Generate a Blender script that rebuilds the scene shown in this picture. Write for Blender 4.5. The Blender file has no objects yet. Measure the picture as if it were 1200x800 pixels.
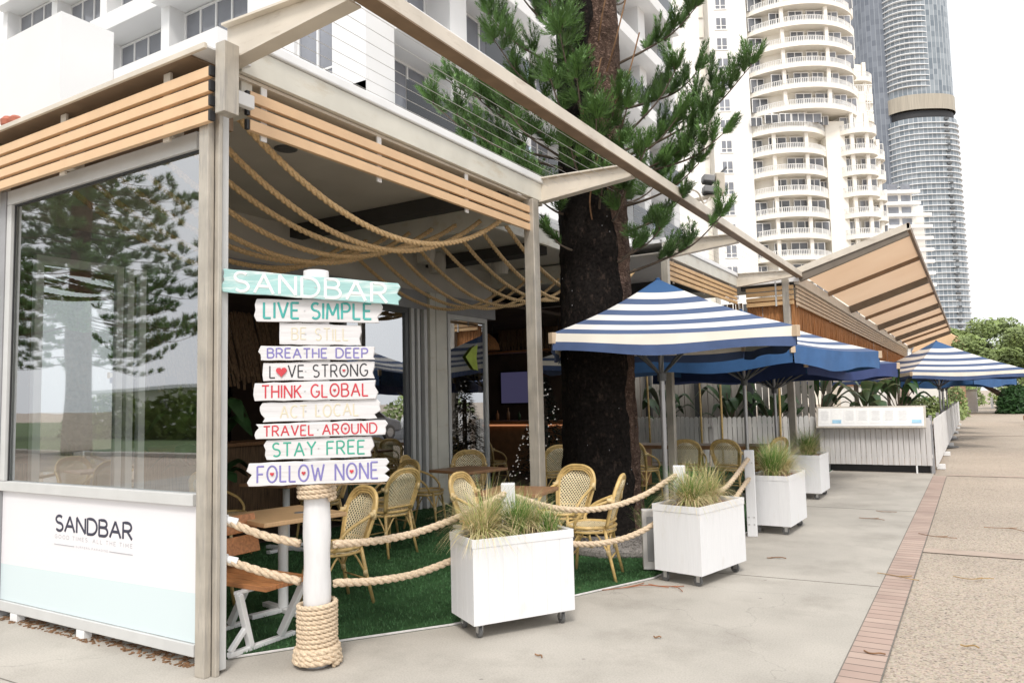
import bpy, math, random
from mathutils import Vector, Matrix, Euler, noise
R = math.radians
V = Vector
rnd = random.Random(7)
scene = bpy.context.scene
COL = scene.collection

# ------------------------------------------------------------------ camera
yaw, pitch, roll = R(-31.29), R(4.46), R(-1.355)
fw = V((math.sin(yaw)*math.cos(pitch), math.cos(yaw)*math.cos(pitch), math.sin(pitch)))
rt = V((math.cos(yaw), -math.sin(yaw), 0)); up = rt.cross(fw)
rt2 = rt*math.cos(roll) + up*math.sin(roll); up2 = -rt*math.sin(roll) + up*math.cos(roll)
cd = bpy.data.cameras.new('camera'); cam = bpy.data.objects.new('camera', cd); COL.objects.link(cam)
M = Matrix.Identity(4)
for i in range(3):
    M[i][0], M[i][1], M[i][2] = rt2[i], up2[i], -fw[i]
M[0][3], M[1][3], M[2][3] = 0, 0, 1.6
cam.matrix_world = M
cd.sensor_width = 36; cd.lens = 886.3/1200*36; cd.clip_start = 0.05; cd.clip_end = 4000
scene.camera = cam

# ------------------------------------------------------------------ world, sun, exposure
SUN_EL, SUN_AZ = 52, 150          # degrees; azimuth measured from +Y towards +X
w = bpy.data.worlds.new('World'); scene.world = w; w.use_nodes = True
nt = w.node_tree; nt.nodes.clear()
sky = nt.nodes.new('ShaderNodeTexSky'); sky.sky_type = 'NISHITA'; sky.sun_disc = False
sky.sun_elevation = R(SUN_EL); sky.sun_rotation = R(SUN_AZ); sky.dust_density = 4; sky.air_density = 1.0
hs = nt.nodes.new('ShaderNodeHueSaturation'); hs.inputs['Saturation'].default_value = 0.25
mx = nt.nodes.new('ShaderNodeMix'); mx.data_type = 'RGBA'; mx.inputs[0].default_value = 0.80
tc = nt.nodes.new('ShaderNodeTexCoord'); nz = nt.nodes.new('ShaderNodeTexNoise'); nz.inputs['Scale'].default_value = 2.2
nz.inputs['Detail'].default_value = 5
cr = nt.nodes.new('ShaderNodeValToRGB')
cr.color_ramp.elements[0].position = .35; cr.color_ramp.elements[0].color = (9.0, 9.15, 9.4, 1)
cr.color_ramp.elements[1].position = .7; cr.color_ramp.elements[1].color = (11.5, 11.5, 11.5, 1)
bg = nt.nodes.new('ShaderNodeBackground'); bg.inputs['Strength'].default_value = 0.10
ow = nt.nodes.new('ShaderNodeOutputWorld')
nt.links.new(sky.outputs[0], hs.inputs['Color']); nt.links.new(hs.outputs[0], mx.inputs[6])
nt.links.new(tc.outputs['Generated'], nz.inputs['Vector']); nt.links.new(nz.outputs['Fac'], cr.inputs[0])
nt.links.new(cr.outputs[0], mx.inputs[7]); nt.links.new(mx.outputs[2], bg.inputs['Color'])
nt.links.new(bg.outputs[0], ow.inputs['Surface'])
sd = bpy.data.lights.new('sun', 'SUN'); sun = bpy.data.objects.new('sun', sd); COL.objects.link(sun)
sd.energy = 1.5; sd.angle = R(14); sd.color = (1.0, 0.95, 0.88)
sdir = V((math.sin(R(SUN_AZ))*math.cos(R(SUN_EL)), math.cos(R(SUN_AZ))*math.cos(R(SUN_EL)), math.sin(R(SUN_EL))))
sun.rotation_euler = sdir.to_track_quat('Z', 'Y').to_euler()
vs = scene.view_settings
vs.view_transform = 'Standard'; vs.look = 'None'; vs.exposure = 0.60; vs.gamma = 1; vs.use_curve_mapping = False
scene.render.engine = 'CYCLES'
scene.cycles.max_bounces = 8; scene.cycles.transparent_max_bounces = 16

# ------------------------------------------------------------------ materials
def mat(name, col, rough=.6, var=.12, scale=6, bump=0., bscale=40, metal=0., stain=None, stretch=None, spec=None):
    m = bpy.data.materials.new(name); m.use_nodes = True; n = m.node_tree; b = n.nodes['Principled BSDF']
    b.inputs['Roughness'].default_value = rough; b.inputs['Metallic'].default_value = metal
    if spec is not None: b.inputs['Specular IOR Level'].default_value = spec
    t = n.nodes.new('ShaderNodeTexCoord'); vec = t.outputs['Object']
    if stretch:
        mp = n.nodes.new('ShaderNodeMapping'); mp.inputs['Scale'].default_value = stretch
        n.links.new(vec, mp.inputs[0]); vec = mp.outputs[0]
    z = n.nodes.new('ShaderNodeTexNoise'); z.inputs['Scale'].default_value = scale; z.inputs['Detail'].default_value = 6
    n.links.new(vec, z.inputs['Vector'])
    r = n.nodes.new('ShaderNodeValToRGB'); r.color_ramp.elements[0].position = .3; r.color_ramp.elements[1].position = .7
    r.color_ramp.elements[0].color = (*[c*(1-var) for c in col], 1); r.color_ramp.elements[1].color = (*[min(1, c*(1+var)) for c in col], 1)
    n.links.new(z.outputs['Fac'], r.inputs[0]); out = r.outputs[0]
    if stain:
        z2 = n.nodes.new('ShaderNodeTexNoise'); z2.inputs['Scale'].default_value = stain[1]; z2.inputs['Detail'].default_value = 8
        z2.inputs['Roughness'].default_value = .65
        if len(stain) > 4:
            mp2 = n.nodes.new('ShaderNodeMapping'); mp2.inputs['Scale'].default_value = stain[4]
            n.links.new(t.outputs['Object'], mp2.inputs[0]); n.links.new(mp2.outputs[0], z2.inputs['Vector'])
        else: n.links.new(t.outputs['Object'], z2.inputs['Vector'])
        r2 = n.nodes.new('ShaderNodeValToRGB'); r2.color_ramp.elements[0].position = stain[2]; r2.color_ramp.elements[1].position = stain[3]
        r2.color_ramp.elements[0].color = (0, 0, 0, 1); r2.color_ramp.elements[1].color = (1, 1, 1, 1)
        n.links.new(z2.outputs['Fac'], r2.inputs[0])
        mm = n.nodes.new('ShaderNodeMix'); mm.data_type = 'RGBA'; n.links.new(r2.outputs[0], mm.inputs[0])
        n.links.new(out, mm.inputs[6]); mm.inputs[7].default_value = (*stain[0], 1); out = mm.outputs[2]
    n.links.new(out, b.inputs['Base Color'])
    if bump:
        z3 = n.nodes.new('ShaderNodeTexNoise'); z3.inputs['Scale'].default_value = bscale; z3.inputs['Detail'].default_value = 4
        n.links.new(vec, z3.inputs['Vector'])
        bp = n.nodes.new('ShaderNodeBump'); bp.inputs['Strength'].default_value = bump; bp.inputs['Distance'].default_value = .01
        n.links.new(z3.outputs['Fac'], bp.inputs['Height']); n.links.new(bp.outputs[0], b.inputs['Normal'])
    return m

def nodes(m): return m.node_tree, m.node_tree.nodes['Principled BSDF']
def mth(n, op, a, b=None):
    x = n.nodes.new('ShaderNodeMath'); x.operation = op
    for i, s in enumerate((a, b)):
        if s is None: continue
        if isinstance(s, (int, float)): x.inputs[i].default_value = s
        else: n.links.new(s, x.inputs[i])
    return x.outputs[0]

MT = {}
MT['cream'] = mat('cream painted steel', (.62, .56, .475), .5, .10, 3, .05, 60, stain=((.40, .33, .25), 2.2, .58, .78, (1, 1, 4)))
MT['fascia'] = mat('weathered pale fascia', (.66, .64, .57), .55, .08, 3, .05, 40, stain=((.50, .42, .30), 2.5, .55, .8, (2, .8, 3)))
MT['galv'] = mat('weathered galvanised steel', (.46, .42, .36), .42, .16, 5, .08, 90, metal=.25, stain=((.30, .28, .26), 6, .5, .75, (6, 6, .6)))
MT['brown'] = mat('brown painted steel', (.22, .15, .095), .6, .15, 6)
MT['flash'] = mat('white roof flashing', (.80, .80, .80), .45, .04, 3)
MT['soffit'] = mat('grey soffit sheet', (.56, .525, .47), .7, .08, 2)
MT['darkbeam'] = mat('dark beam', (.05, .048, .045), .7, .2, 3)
MT['slat'] = mat('peach timber slat', (.70, .475, .285), .55, .05, 5, .05, 60)
MT['slat2'] = mat('orange timber slat', (.62, .40, .20), .55, .10, 5, .06, 60)
MT['slat3'] = mat('pale timber slat', (.52, .40, .28), .6, .12, 5, .06, 60)
MT['black'] = mat('black', (.02, .02, .022), .6, .1, 5)
MT['white'] = mat('white paint', (.78, .78, .78), .45, .04, 4, .03, 80)
MT['whitepl'] = mat('white planter board', (.73, .73, .74), .5, .025, 9, .05, 30, stretch=(8, 8, .5), stain=((.60, .57, .52), 2.2, .64, .92, (2, 2, .8)))
MT['rough_white'] = mat('rough white painted timber', (.68, .67, .67), .65, .09, 12, .25, 30, stretch=(1, 1, .25), stain=((.58, .56, .54), 9, .6, .8, (1, 1, .2)))
MT['sign_white'] = mat('white painted board', (.64, .625, .63), .65, .07, 14, .3, 26, stretch=(.15, .15, 2.5), stain=((.50, .47, .45), 5, .60, .8, (.4, .4, 6)))
MT['sign_teal'] = mat('worn aqua painted board', (.325, .53, .52), .65, .10, 9, .3, 26, stretch=(.3, .3, 2.5), stain=((.70, .74, .73), 4, .52, .66, (.5, .5, 4)))
MT['raw_wood'] = mat('bare sawn wood', (.52, .36, .22), .7, .2, 18, .2, 40)
MT['rope'] = mat('manila rope', (.66, .52, .37), .85, .22, 60, .6, 260)
MT['rope_old'] = mat('golden manila rope', (.70, .49, .26), .85, .25, 50, .6, 240)
MT['rattan'] = mat('honey rattan cane', (.60, .42, .17), .4, .22, 18, .1, 60)
MT['rattan_wrap'] = mat('pale cane binding', (.66, .50, .26), .45, .15, 60, .2, 200)
MT['tabletan'] = mat('tan laminate table', (.56, .36, .19), .45, .08, 8, .03, 50, stretch=(1, 6, 1))
MT['tablewood'] = mat('brown timber table', (.30, .16, .08), .4, .2, 8, .1, 50, stretch=(1, 7, 1))
MT['orangewood'] = mat('oiled orange timber', (.42, .18, .07), .45, .28, 6, .15, 40, stretch=(1.2, 8, 8))
MT['concrete'] = None
MT['navy'] = mat('navy umbrella lining', (.022, .045, .12), .8, .12, 5)
MT['bluecap'] = mat('blue canvas', (.035, .11, .27), .75, .12, 5)
MT['valance'] = mat('blue valance canvas', (.05, .085, .19), .75, .15, 4)
MT['alu'] = mat('aluminium pole', (.42, .42, .43), .35, .06, 8, metal=.6)
MT['steelgrey'] = mat('grey powder coat', (.30, .30, .31), .45, .08, 5)
MT['dkgrey'] = mat('dark grey frame', (.10, .105, .11), .4, .1, 5)
MT['ltgrey'] = mat('pale grey aluminium frame', (.56, .56, .55), .4, .05, 5)
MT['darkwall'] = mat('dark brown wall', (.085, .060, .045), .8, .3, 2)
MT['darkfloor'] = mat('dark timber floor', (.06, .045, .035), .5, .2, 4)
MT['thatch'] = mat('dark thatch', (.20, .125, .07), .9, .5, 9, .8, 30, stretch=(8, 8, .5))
MT['thatch_orange'] = mat('orange cane screen', (.42, .19, .07), .85, .45, 10, .7, 30, stretch=(9, 9, .4))
MT['picket'] = mat('white picket boards', (.70, .69, .68), .6, .1, 5, .1, 30, stretch=(6, 6, .6))
MT['picket2'] = mat('greyish picket boards', (.58, .56, .55), .65, .12, 4, .1, 30, stretch=(6, 6, .6))
MT['corr'] = mat('grey wall sheet', (.36, .34, .31), .6, .14, 4, stretch=(8, 8, .5))
MT['soil'] = mat('pink gravel mulch', (.46, .30, .23), .9, .4, 60, .8, 120)
MT['blade_g'] = mat('green grass blade', (.13, .25, .045), .6, .35, 12)
MT['blade_y'] = mat('straw grass blade', (.70, .575, .33), .6, .25, 12)
MT['blade_m'] = mat('olive grass blade', (.42, .45, .17), .6, .3, 12)
MT['leaf'] = mat('broad green leaf', (.03, .075, .022), .4, .4, 6)
MT['leaf_tree'] = mat('street tree leaf', (.20, .26, .085), .6, .45, .8)
MT['bark'] = mat('bark', (.10, .075, .055), .9, .4, 10, .8, 30)
MT['needle'] = mat('pine needle', (.088, .175, .042), .5, .55, 4.5)
MT['twig'] = mat('brown twig', (.22, .12, .06), .8, .3, 20)
MT['twig_r'] = mat('rust twig', (.30, .11, .05), .8, .3, 20)
MT['rubber'] = mat('grey caster rubber', (.12, .12, .12), .5, .1, 9)
MT['chrome'] = mat('caster zinc', (.55, .55, .55), .3, .05, 9, metal=.8)
MT['hotel'] = mat('white render', (.74, .74, .74), .7, .03, .6, .03, 20)
MT['towercream'] = mat('cream render', (.87, .83, .755), .75, .03, .15)
MT['towerside'] = mat('pale render', (.85, .83, .79), .75, .02, .1)
MT['rail'] = mat('white balustrade', (.84, .83, .81), .6, .02, 1)
MT['hglass'] = mat('hotel window glass', (.20, .21, .24), .06, .35, .35, spec=.8)
MT['dglass'] = mat('dark apartment glass', (.15, .155, .17), .12, .9, .22, spec=.5)
MT['ink'] = mat('dark lettering', (.035, .035, .06), .5, .1, 20)
MT['inkgrey'] = mat('grey lettering', (.36, .36, .38), .5, .1, 20)
MT['p_white'] = mat('white paint lettering', (.80, .80, .79), .6, .05, 20)
MT['p_teal'] = mat('teal lettering', (.06, .36, .33), .6, .15, 20)
MT['p_purple'] = mat('lavender lettering', (.20, .18, .42), .6, .15, 20)
MT['p_black'] = mat('black lettering', (.035, .035, .04), .6, .15, 20)
MT['p_red'] = mat('red lettering', (.52, .045, .06), .6, .15, 20)
MT['p_yellow'] = mat('faded yellow lettering', (.63, .57, .43), .6, .06, 20)
MT['p_green'] = mat('green lettering', (.05, .34, .24), .6, .15, 20)
MT['peach'] = None

# two-tone base panel of the windbreak: white above, pale aqua below with a slanting edge
m = mat('white and aqua panel', (.76, .74, .76), .35, .02, 3); n, b = nodes(m); MT['panel'] = m
t = n.nodes.new('ShaderNodeTexCoord'); s = n.nodes.new('ShaderNodeSeparateXYZ'); n.links.new(t.outputs['Object'], s.inputs[0])
lim = mth(n, 'MULTIPLY', s.outputs['X'], .012); lim = mth(n, 'ADD', lim, .43)
fac = mth(n, 'LESS_THAN', s.outputs['Z'], lim)
mm = n.nodes.new('ShaderNodeMix'); mm.data_type = 'RGBA'; n.links.new(fac, mm.inputs[0])
mm.inputs[6].default_value = (.76, .74, .76, 1); mm.inputs[7].default_value = (.62, .71, .73, 1); n.links.new(mm.outputs[2], b.inputs['Base Color'])

# glass: clear pane with real fresnel reflection
def glassmat(name, tint=(.80, .84, .83), ior=1.75, rough_=.0, wob=.06):
    m = bpy.data.materials.new(name); m.use_nodes = True; n = m.node_tree; n.nodes.clear()
    o = n.nodes.new('ShaderNodeOutputMaterial'); mix = n.nodes.new('ShaderNodeMixShader')
    tr = n.nodes.new('ShaderNodeBsdfTransparent'); tr.inputs[0].default_value = (*tint, 1)
    g = n.nodes.new('ShaderNodeBsdfGlossy'); g.inputs['Roughness'].default_value = rough_; g.inputs['Color'].default_value = (.95, .97, 1, 1)
    f = n.nodes.new('ShaderNodeFresnel'); f.inputs['IOR'].default_value = ior
    tcn = n.nodes.new('ShaderNodeTexCoord'); z = n.nodes.new('ShaderNodeTexNoise'); z.inputs['Scale'].default_value = .7
    n.links.new(tcn.outputs['Object'], z.inputs['Vector'])
    bp = n.nodes.new('ShaderNodeBump'); bp.inputs['Strength'].default_value = wob; bp.inputs['Distance'].default_value = .02
    n.links.new(z.outputs['Fac'], bp.inputs['Height']); n.links.new(bp.outputs[0], g.inputs['Normal'])
    n.links.new(f.outputs[0], mix.inputs[0]); n.links.new(tr.outputs[0], mix.inputs[1]); n.links.new(g.outputs[0], mix.inputs[2])
    n.links.new(mix.outputs[0], o.inputs[0]); return m
MT['glass'] = glassmat('window glass', (.86, .91, .89), 4.6, .018, .16)
MT['doorglass'] = glassmat('tinted door glass', (.45, .50, .50), 6.5)
MT['balglass'] = glassmat('balustrade glass', (.80, .86, .88), 1.6)

# striped umbrella canvas: stripes run with the canopy's own UV (0 apex .. 1 edge)
m = mat('blue and white striped canvas', (.70, .685, .66), .75, .05, 4); n, b = nodes(m); MT['stripe'] = m
uv = n.nodes.new('ShaderNodeUVMap'); s = n.nodes.new('ShaderNodeSeparateXYZ'); n.links.new(uv.outputs[0], s.inputs[0])
x = mth(n, 'SUBTRACT', s.outputs['Y'], .22); x = mth(n, 'MULTIPLY', x, 4.0/.78); x = mth(n, 'FRACT', x)
fac = mth(n, 'GREATER_THAN', x, .53); cap = mth(n, 'LESS_THAN', s.outputs['Y'], .22); fac = mth(n, 'MAXIMUM', fac, cap)
mm = n.nodes.new('ShaderNodeMix'); mm.data_type = 'RGBA'; n.links.new(fac, mm.inputs[0])
old = b.inputs['Base Color'].links[0].from_socket; n.links.new(old, mm.inputs[6]); cc = n.nodes.new('ShaderNodeMix'); cc.data_type = 'RGBA'; n.links.new(cap, cc.inputs[0]); cc.inputs[6].default_value = (.068, .105, .205, 1); cc.inputs[7].default_value = (.035, .105, .25, 1)
n.links.new(cc.outputs[2], mm.inputs[7])
n.links.new(mm.outputs[2], b.inputs['Base Color'])

# woven cane: round open holes in a diagonal grid
def weave(name, ax1, ax2, col, period=.024):
    m = mat(name, col, .5, .12, 30); n, b = nodes(m)
    t = n.nodes.new('ShaderNodeTexCoord'); s = n.nodes.new('ShaderNodeSeparateXYZ'); n.links.new(t.outputs['Object'], s.inputs[0])
    k = 2*math.pi/period/1.414
    a = mth(n, 'ADD', s.outputs[ax1], s.outputs[ax2]); c = mth(n, 'SUBTRACT', s.outputs[ax1], s.outputs[ax2])
    a = mth(n, 'SINE', mth(n, 'MULTIPLY', a, k)); c = mth(n, 'SINE', mth(n, 'MULTIPLY', c, k))
    h = mth(n, 'GREATER_THAN', mth(n, 'ADD', a, c),   .55)
    tr = n.nodes.new('ShaderNodeBsdfTransparent'); mix = n.nodes.new('ShaderNodeMixShader'); o = n.nodes['Material Output']
    n.links.new(h, mix.inputs[0]); n.links.new(b.outputs[0], mix.inputs[1]); n.links.new(tr.outputs[0], mix.inputs[2]); n.links.new(mix.outputs[0], o.inputs[0])
    return m
MT['weave_back'] = weave('woven cane back', 'X', 'Z', (.80, .69, .46))
MT['weave_seat'] = weave('woven cane seat', 'X', 'Y', (.78, .66, .43))

def emit(name, col, st):
    m = bpy.data.materials.new(name); m.use_nodes = True; b = m.node_tree.nodes['Principled BSDF']
    b.inputs['Base Color'].default_value = (*[c*.4 for c in col], 1); b.inputs['Emission Color'].default_value = (*col, 1); b.inputs['Emission Strength'].default_value = st
    return m
MT['screen'] = emit('lit screen', (.13, .12, .24), .20)
MT['bulb'] = emit('warm bulb', (1, .62, .28), 9)
MT['fairy'] = emit('fairy light', (1, .93, .85), .22)
MT['ledstrip'] = emit('warm led strip', (1, .45, .22), .35)

# canopy sheet: translucent peach sheet
m = bpy.data.materials.new('peach translucent sheet'); m.use_nodes = True; n = m.node_tree; b = n.nodes['Principled BSDF']
t = n.nodes.new('ShaderNodeTexCoord'); z = n.nodes.new('ShaderNodeTexNoise'); z.inputs['Scale'].default_value = .8; z.inputs['Detail'].default_value = 4
n.links.new(t.outputs['Object'], z.inputs['Vector']); r = n.nodes.new('ShaderNodeValToRGB')
r.color_ramp.elements[0].color = (.70, .47, .30, 1); r.color_ramp.elements[1].color = (.85, .64, .46, 1); n.links.new(z.outputs['Fac'], r.inputs[0])
n.links.new(r.outputs[0], b.inputs['Base Color']); b.inputs['Roughness'].default_value = .8
tl = n.nodes.new('ShaderNodeBsdfTranslucent'); n.links.new(r.outputs[0], tl.inputs[0]); mix = n.nodes.new('ShaderNodeMixShader'); mix.inputs[0].default_value = .45
n.links.new(b.outputs[0], mix.inputs[1]); n.links.new(tl.outputs[0], mix.inputs[2]); n.links.new(mix.outputs[0], n.nodes['Material Output'].inputs[0]); MT['peach'] = m

# trunk: pinkish plated bark, wrapped in black mesh low down and on one side
m = mat('pine trunk bark', (.175, .115, .09), .9, .5, 9, 1.0, 26, stain=((.30, .205, .16), 14, .5, .7)); n, b = nodes(m); MT['trunk'] = m
t = n.nodes.new('ShaderNodeTexCoord'); mp = n.nodes.new('ShaderNodeMapping'); mp.inputs['Scale'].default_value = (1, 1, 1.7); n.links.new(t.outputs['Object'], mp.inputs[0])
vz = n.nodes.new('ShaderNodeTexVoronoi'); vz.feature = 'DISTANCE_TO_EDGE'; vz.inputs['Scale'].default_value = 19; dn_ = n.nodes.new('ShaderNodeTexNoise'); dn_.inputs['Scale'].default_value = 7; dn_.inputs['Detail'].default_value = 4; n.links.new(mp.outputs[0], dn_.inputs['Vector'])
va = n.nodes.new('ShaderNodeVectorMath'); va.operation = 'MULTIPLY_ADD'; va.inputs[1].default_value = (.35,.35,.35); n.links.new(dn_.outputs['Color'], va.inputs[0]); n.links.new(mp.outputs[0], va.inputs[2]); n.links.new(va.outputs[0], vz.inputs['Vector'])
r = n.nodes.new('ShaderNodeValToRGB'); r.color_ramp.elements[0].position = .02; r.color_ramp.elements[0].color = (.25, .22, .2, 1); r.color_ramp.elements[1].position = .22; n.links.new(vz.outputs['Distance'], r.inputs[0])
mm = n.nodes.new('ShaderNodeMix'); mm.data_type = 'RGBA'; mm.blend_type = 'MULTIPLY'; mm.inputs[0].default_value = .55; old = b.inputs['Base Color'].links[0].from_socket
n.links.new(old, mm.inputs[6]); n.links.new(r.outputs[0], mm.inputs[7]); n.links.new(mm.outputs[2], b.inputs['Base Color'])
bp = n.nodes.new('ShaderNodeBump'); bp.inputs['Strength'].default_value = 1; bp.inputs['Distance'].default_value = .03; n.links.new(r.outputs[0], bp.inputs['Height']); n.links.new(bp.outputs[0], b.inputs['Normal'])
b.inputs['Specular IOR Level'].default_value = .1

# ground materials
m = mat('concrete slab', (.45, .42, .375), .8, .09, 1.6, .15, 140, stain=((.30, .275, .24), 1.3, .50, .80)); MT['concrete'] = m; n, b = nodes(m)
t = n.nodes.new('ShaderNodeTexCoord'); s = n.nodes.new('ShaderNodeSeparateXYZ'); n.links.new(t.outputs['Object'], s.inputs[0])
z = n.nodes.new('ShaderNodeTexNoise'); z.inputs['Scale'].default_value = 90; z.inputs['Detail'].default_value = 3; n.links.new(t.outputs['Object'], z.inputs['Vector'])
old = b.inputs['Base Color'].links[0].from_socket
mm = n.nodes.new('ShaderNodeMix'); mm.data_type = 'RGBA'; mm.blend_type = 'MULTIPLY'; mm.inputs[0].default_value = .45
r = n.nodes.new('ShaderNodeValToRGB'); r.color_ramp.elements[0].position = .3; r.color_ramp.elements[0].color = (.6, .58, .55, 1); r.color_ramp.elements[1].position = .6
n.links.new(z.outputs['Fac'], r.inputs[0]); n.links.new(old, mm.inputs[6]); n.links.new(r.outputs[0], mm.inputs[7])
vs_ = n.nodes.new('ShaderNodeTexVoronoi'); vs_.inputs['Scale'].default_value = 3.3; n.links.new(t.outputs['Object'], vs_.inputs['Vector'])
sp_ = mth(n, 'LESS_THAN', vs_.outputs['Distance'], .045); pk = n.nodes.new('ShaderNodeSeparateXYZ'); n.links.new(vs_.outputs['Color'], pk.inputs[0]); sp_ = mth(n, 'MULTIPLY', sp_, mth(n, 'GREATER_THAN', pk.outputs['X'], .45))
cw_ = n.nodes.new('ShaderNodeTexVoronoi'); cw_.feature = 'DISTANCE_TO_EDGE'; cw_.inputs['Scale'].default_value = .24
nd_ = n.nodes.new('ShaderNodeTexNoise'); nd_.inputs['Scale'].default_value = 3; nd_.inputs['Detail'].default_value = 5; n.links.new(t.outputs['Object'], nd_.inputs['Vector'])
va_ = n.nodes.new('ShaderNodeVectorMath'); va_.operation = 'MULTIPLY_ADD'; va_.inputs[1].default_value = (.5,.5,.5); n.links.new(nd_.outputs['Color'], va_.inputs[0]); n.links.new(t.outputs['Object'], va_.inputs[2]); n.links.new(va_.outputs[0], cw_.inputs['Vector'])
ck = mth(n, 'MULTIPLY', mth(n, 'LESS_THAN', cw_.outputs['Distance'], .0011), .5); dk = mth(n, 'MULTIPLY', mth(n, 'MAXIMUM', sp_, ck), .45)
m9 = n.nodes.new('ShaderNodeMix'); m9.data_type = 'RGBA'; n.links.new(dk, m9.inputs[0]); n.links.new(mm.outputs[2], m9.inputs[6]); m9.inputs[7].default_value = (.12,.11,.10,1); n.links.new(m9.outputs[2], b.inputs['Base Color'])

m = mat('exposed aggregate paving', (.405, .34, .275), .85, .10, .5, .5, 90, stain=((.40, .33, .27), .35, .52, .7)); MT['aggregate'] = m; n, b = nodes(m)
t = n.nodes.new('ShaderNodeTexCoord'); z = n.nodes.new('ShaderNodeTexVoronoi'); z.inputs['Scale'].default_value = 80; n.links.new(t.outputs['Object'], z.inputs['Vector'])
old = b.inputs['Base Color'].links[0].from_socket
mm = n.nodes.new('ShaderNodeMix'); mm.data_type = 'RGBA'; mm.blend_type = 'MULTIPLY'; mm.inputs[0].default_value = .75
hs_ = n.nodes.new('ShaderNodeHueSaturation'); hs_.inputs['Saturation'].default_value = .10; hs_.inputs['Value'].default_value = 1.35; n.links.new(z.outputs['Color'], hs_.inputs['Color'])
n.links.new(old, mm.inputs[6]); n.links.new(hs_.outputs[0], mm.inputs[7]); n.links.new(mm.outputs[2], b.inputs['Base Color'])

m = mat('pink clay pavers', (.42, .30, .25), .8, .28, 2.2, .15, 90); MT['brick'] = m; n, b = nodes(m)
t = n.nodes.new('ShaderNodeTexCoord'); s = n.nodes.new('ShaderNodeSeparateXYZ'); n.links.new(t.outputs['Object'], s.inputs[0])
y = mth(n, 'DIVIDE', s.outputs['Y'], .118); fr = mth(n, 'FRACT', y); jl = mth(n, 'LESS_THAN', fr, .09)
wn = n.nodes.new('ShaderNodeTexWhiteNoise'); wn.noise_dimensions = '1D'; n.links.new(mth(n, 'FLOOR', y), wn.inputs['W'])
r = n.nodes.new('ShaderNodeValToRGB'); r.color_ramp.elements[0].color = (.345, .255, .215, 1); r.color_ramp.elements[1].color = (.47, .37, .31, 1); n.links.new(wn.outputs['Value'], r.inputs[0])
old = b.inputs['Base Color'].links[0].from_socket
mm = n.nodes.new('ShaderNodeMix'); mm.data_type = 'RGBA'; mm.inputs[0].default_value = .6; n.links.new(old, mm.inputs[6]); n.links.new(r.outputs[0], mm.inputs[7])
m2 = n.nodes.new('ShaderNodeMix'); m2.data_type = 'RGBA'; n.links.new(jl, m2.inputs[0]); n.links.new(mm.outputs[2], m2.inputs[6]); m2.inputs[7].default_value = (.13, .105, .085, 1)
n.links.new(m2.outputs[2], b.inputs['Base Color'])

MT['turf'] = mat('artificial turf', (.040, .100, .036), .8, .35, 3, 1.0, 320, spec=.15)
MT['turf_blade'] = mat('turf fibre', (.052, .135, .046), .7, .5, 20)
MT['gravelbed'] = mat('grey pebble bed', (.26, .24, .225), .9, .5, 55, 1.0, 80)
MT['lawn'] = mat('verge lawn', (.07, .11, .035), .9, .4, 2, .5, 60)
MT['asphalt'] = mat('asphalt', (.06, .06, .062), .85, .2, 8, .3, 120)

# facade of the far glass tower
m = mat('curtain wall', (.30, .34, .39), .25, .2, .04, spec=.7); MT['curtain'] = m; n, b = nodes(m)
t = n.nodes.new('ShaderNodeTexCoord'); uvm = n.nodes.new('ShaderNodeUVMap'); s = n.nodes.new('ShaderNodeSeparateXYZ'); n.links.new(uvm.outputs[0], s.inputs[0])
cx = mth(n, 'FLOOR', mth(n, 'DIVIDE', s.outputs['X'], 2.4)); cz = mth(n, 'FLOOR', mth(n, 'DIVIDE', s.outputs['Y'], 3.1))
wn = n.nodes.new('ShaderNodeTexWhiteNoise'); wn.noise_dimensions = '2D'; cb = n.nodes.new('ShaderNodeCombineXYZ'); n.links.new(cx, cb.inputs[0]); n.links.new(cz, cb.inputs[1]); n.links.new(cb.outputs[0], wn.inputs['Vector'])
r = n.nodes.new('ShaderNodeValToRGB'); r.color_ramp.elements[0].color = (.13, .16, .19, 1); r.color_ramp.elements[1].color = (.27, .305, .335, 1); n.links.new(wn.outputs['Value'], r.inputs[0])
jl = mth(n, 'LESS_THAN', mth(n, 'FRACT', mth(n, 'DIVIDE', s.outputs['X'], 2.4)), .12)
m2 = n.nodes.new('ShaderNodeMix'); m2.data_type = 'RGBA'; n.links.new(jl, m2.inputs[0]); n.links.new(r.outputs[0], m2.inputs[6]); m2.inputs[7].default_value = (.48, .50, .52, 1)
n.links.new(m2.outputs[2], b.inputs['Base Color'])
MT['slatewall'] = mat('slate blue glazing', (.20, .22, .26), .3, .25, .05, spec=.6)
MT['band'] = mat('pale floor band', (.74, .75, .76), .6, .03, .1)
MT['gold'] = mat('gold screen band', (.38, .34, .275), .5, .2, .6, stretch=(4, 4, .1))
for k, c in (('car_white', (.70, .70, .70)), ('car_red', (.35, .04, .04)), ('car_grey', (.25, .26, .28))):
    MT[k] = mat(k.replace('_', ' ') + ' paint', c, .2, .03, 2, spec=.7)

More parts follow.
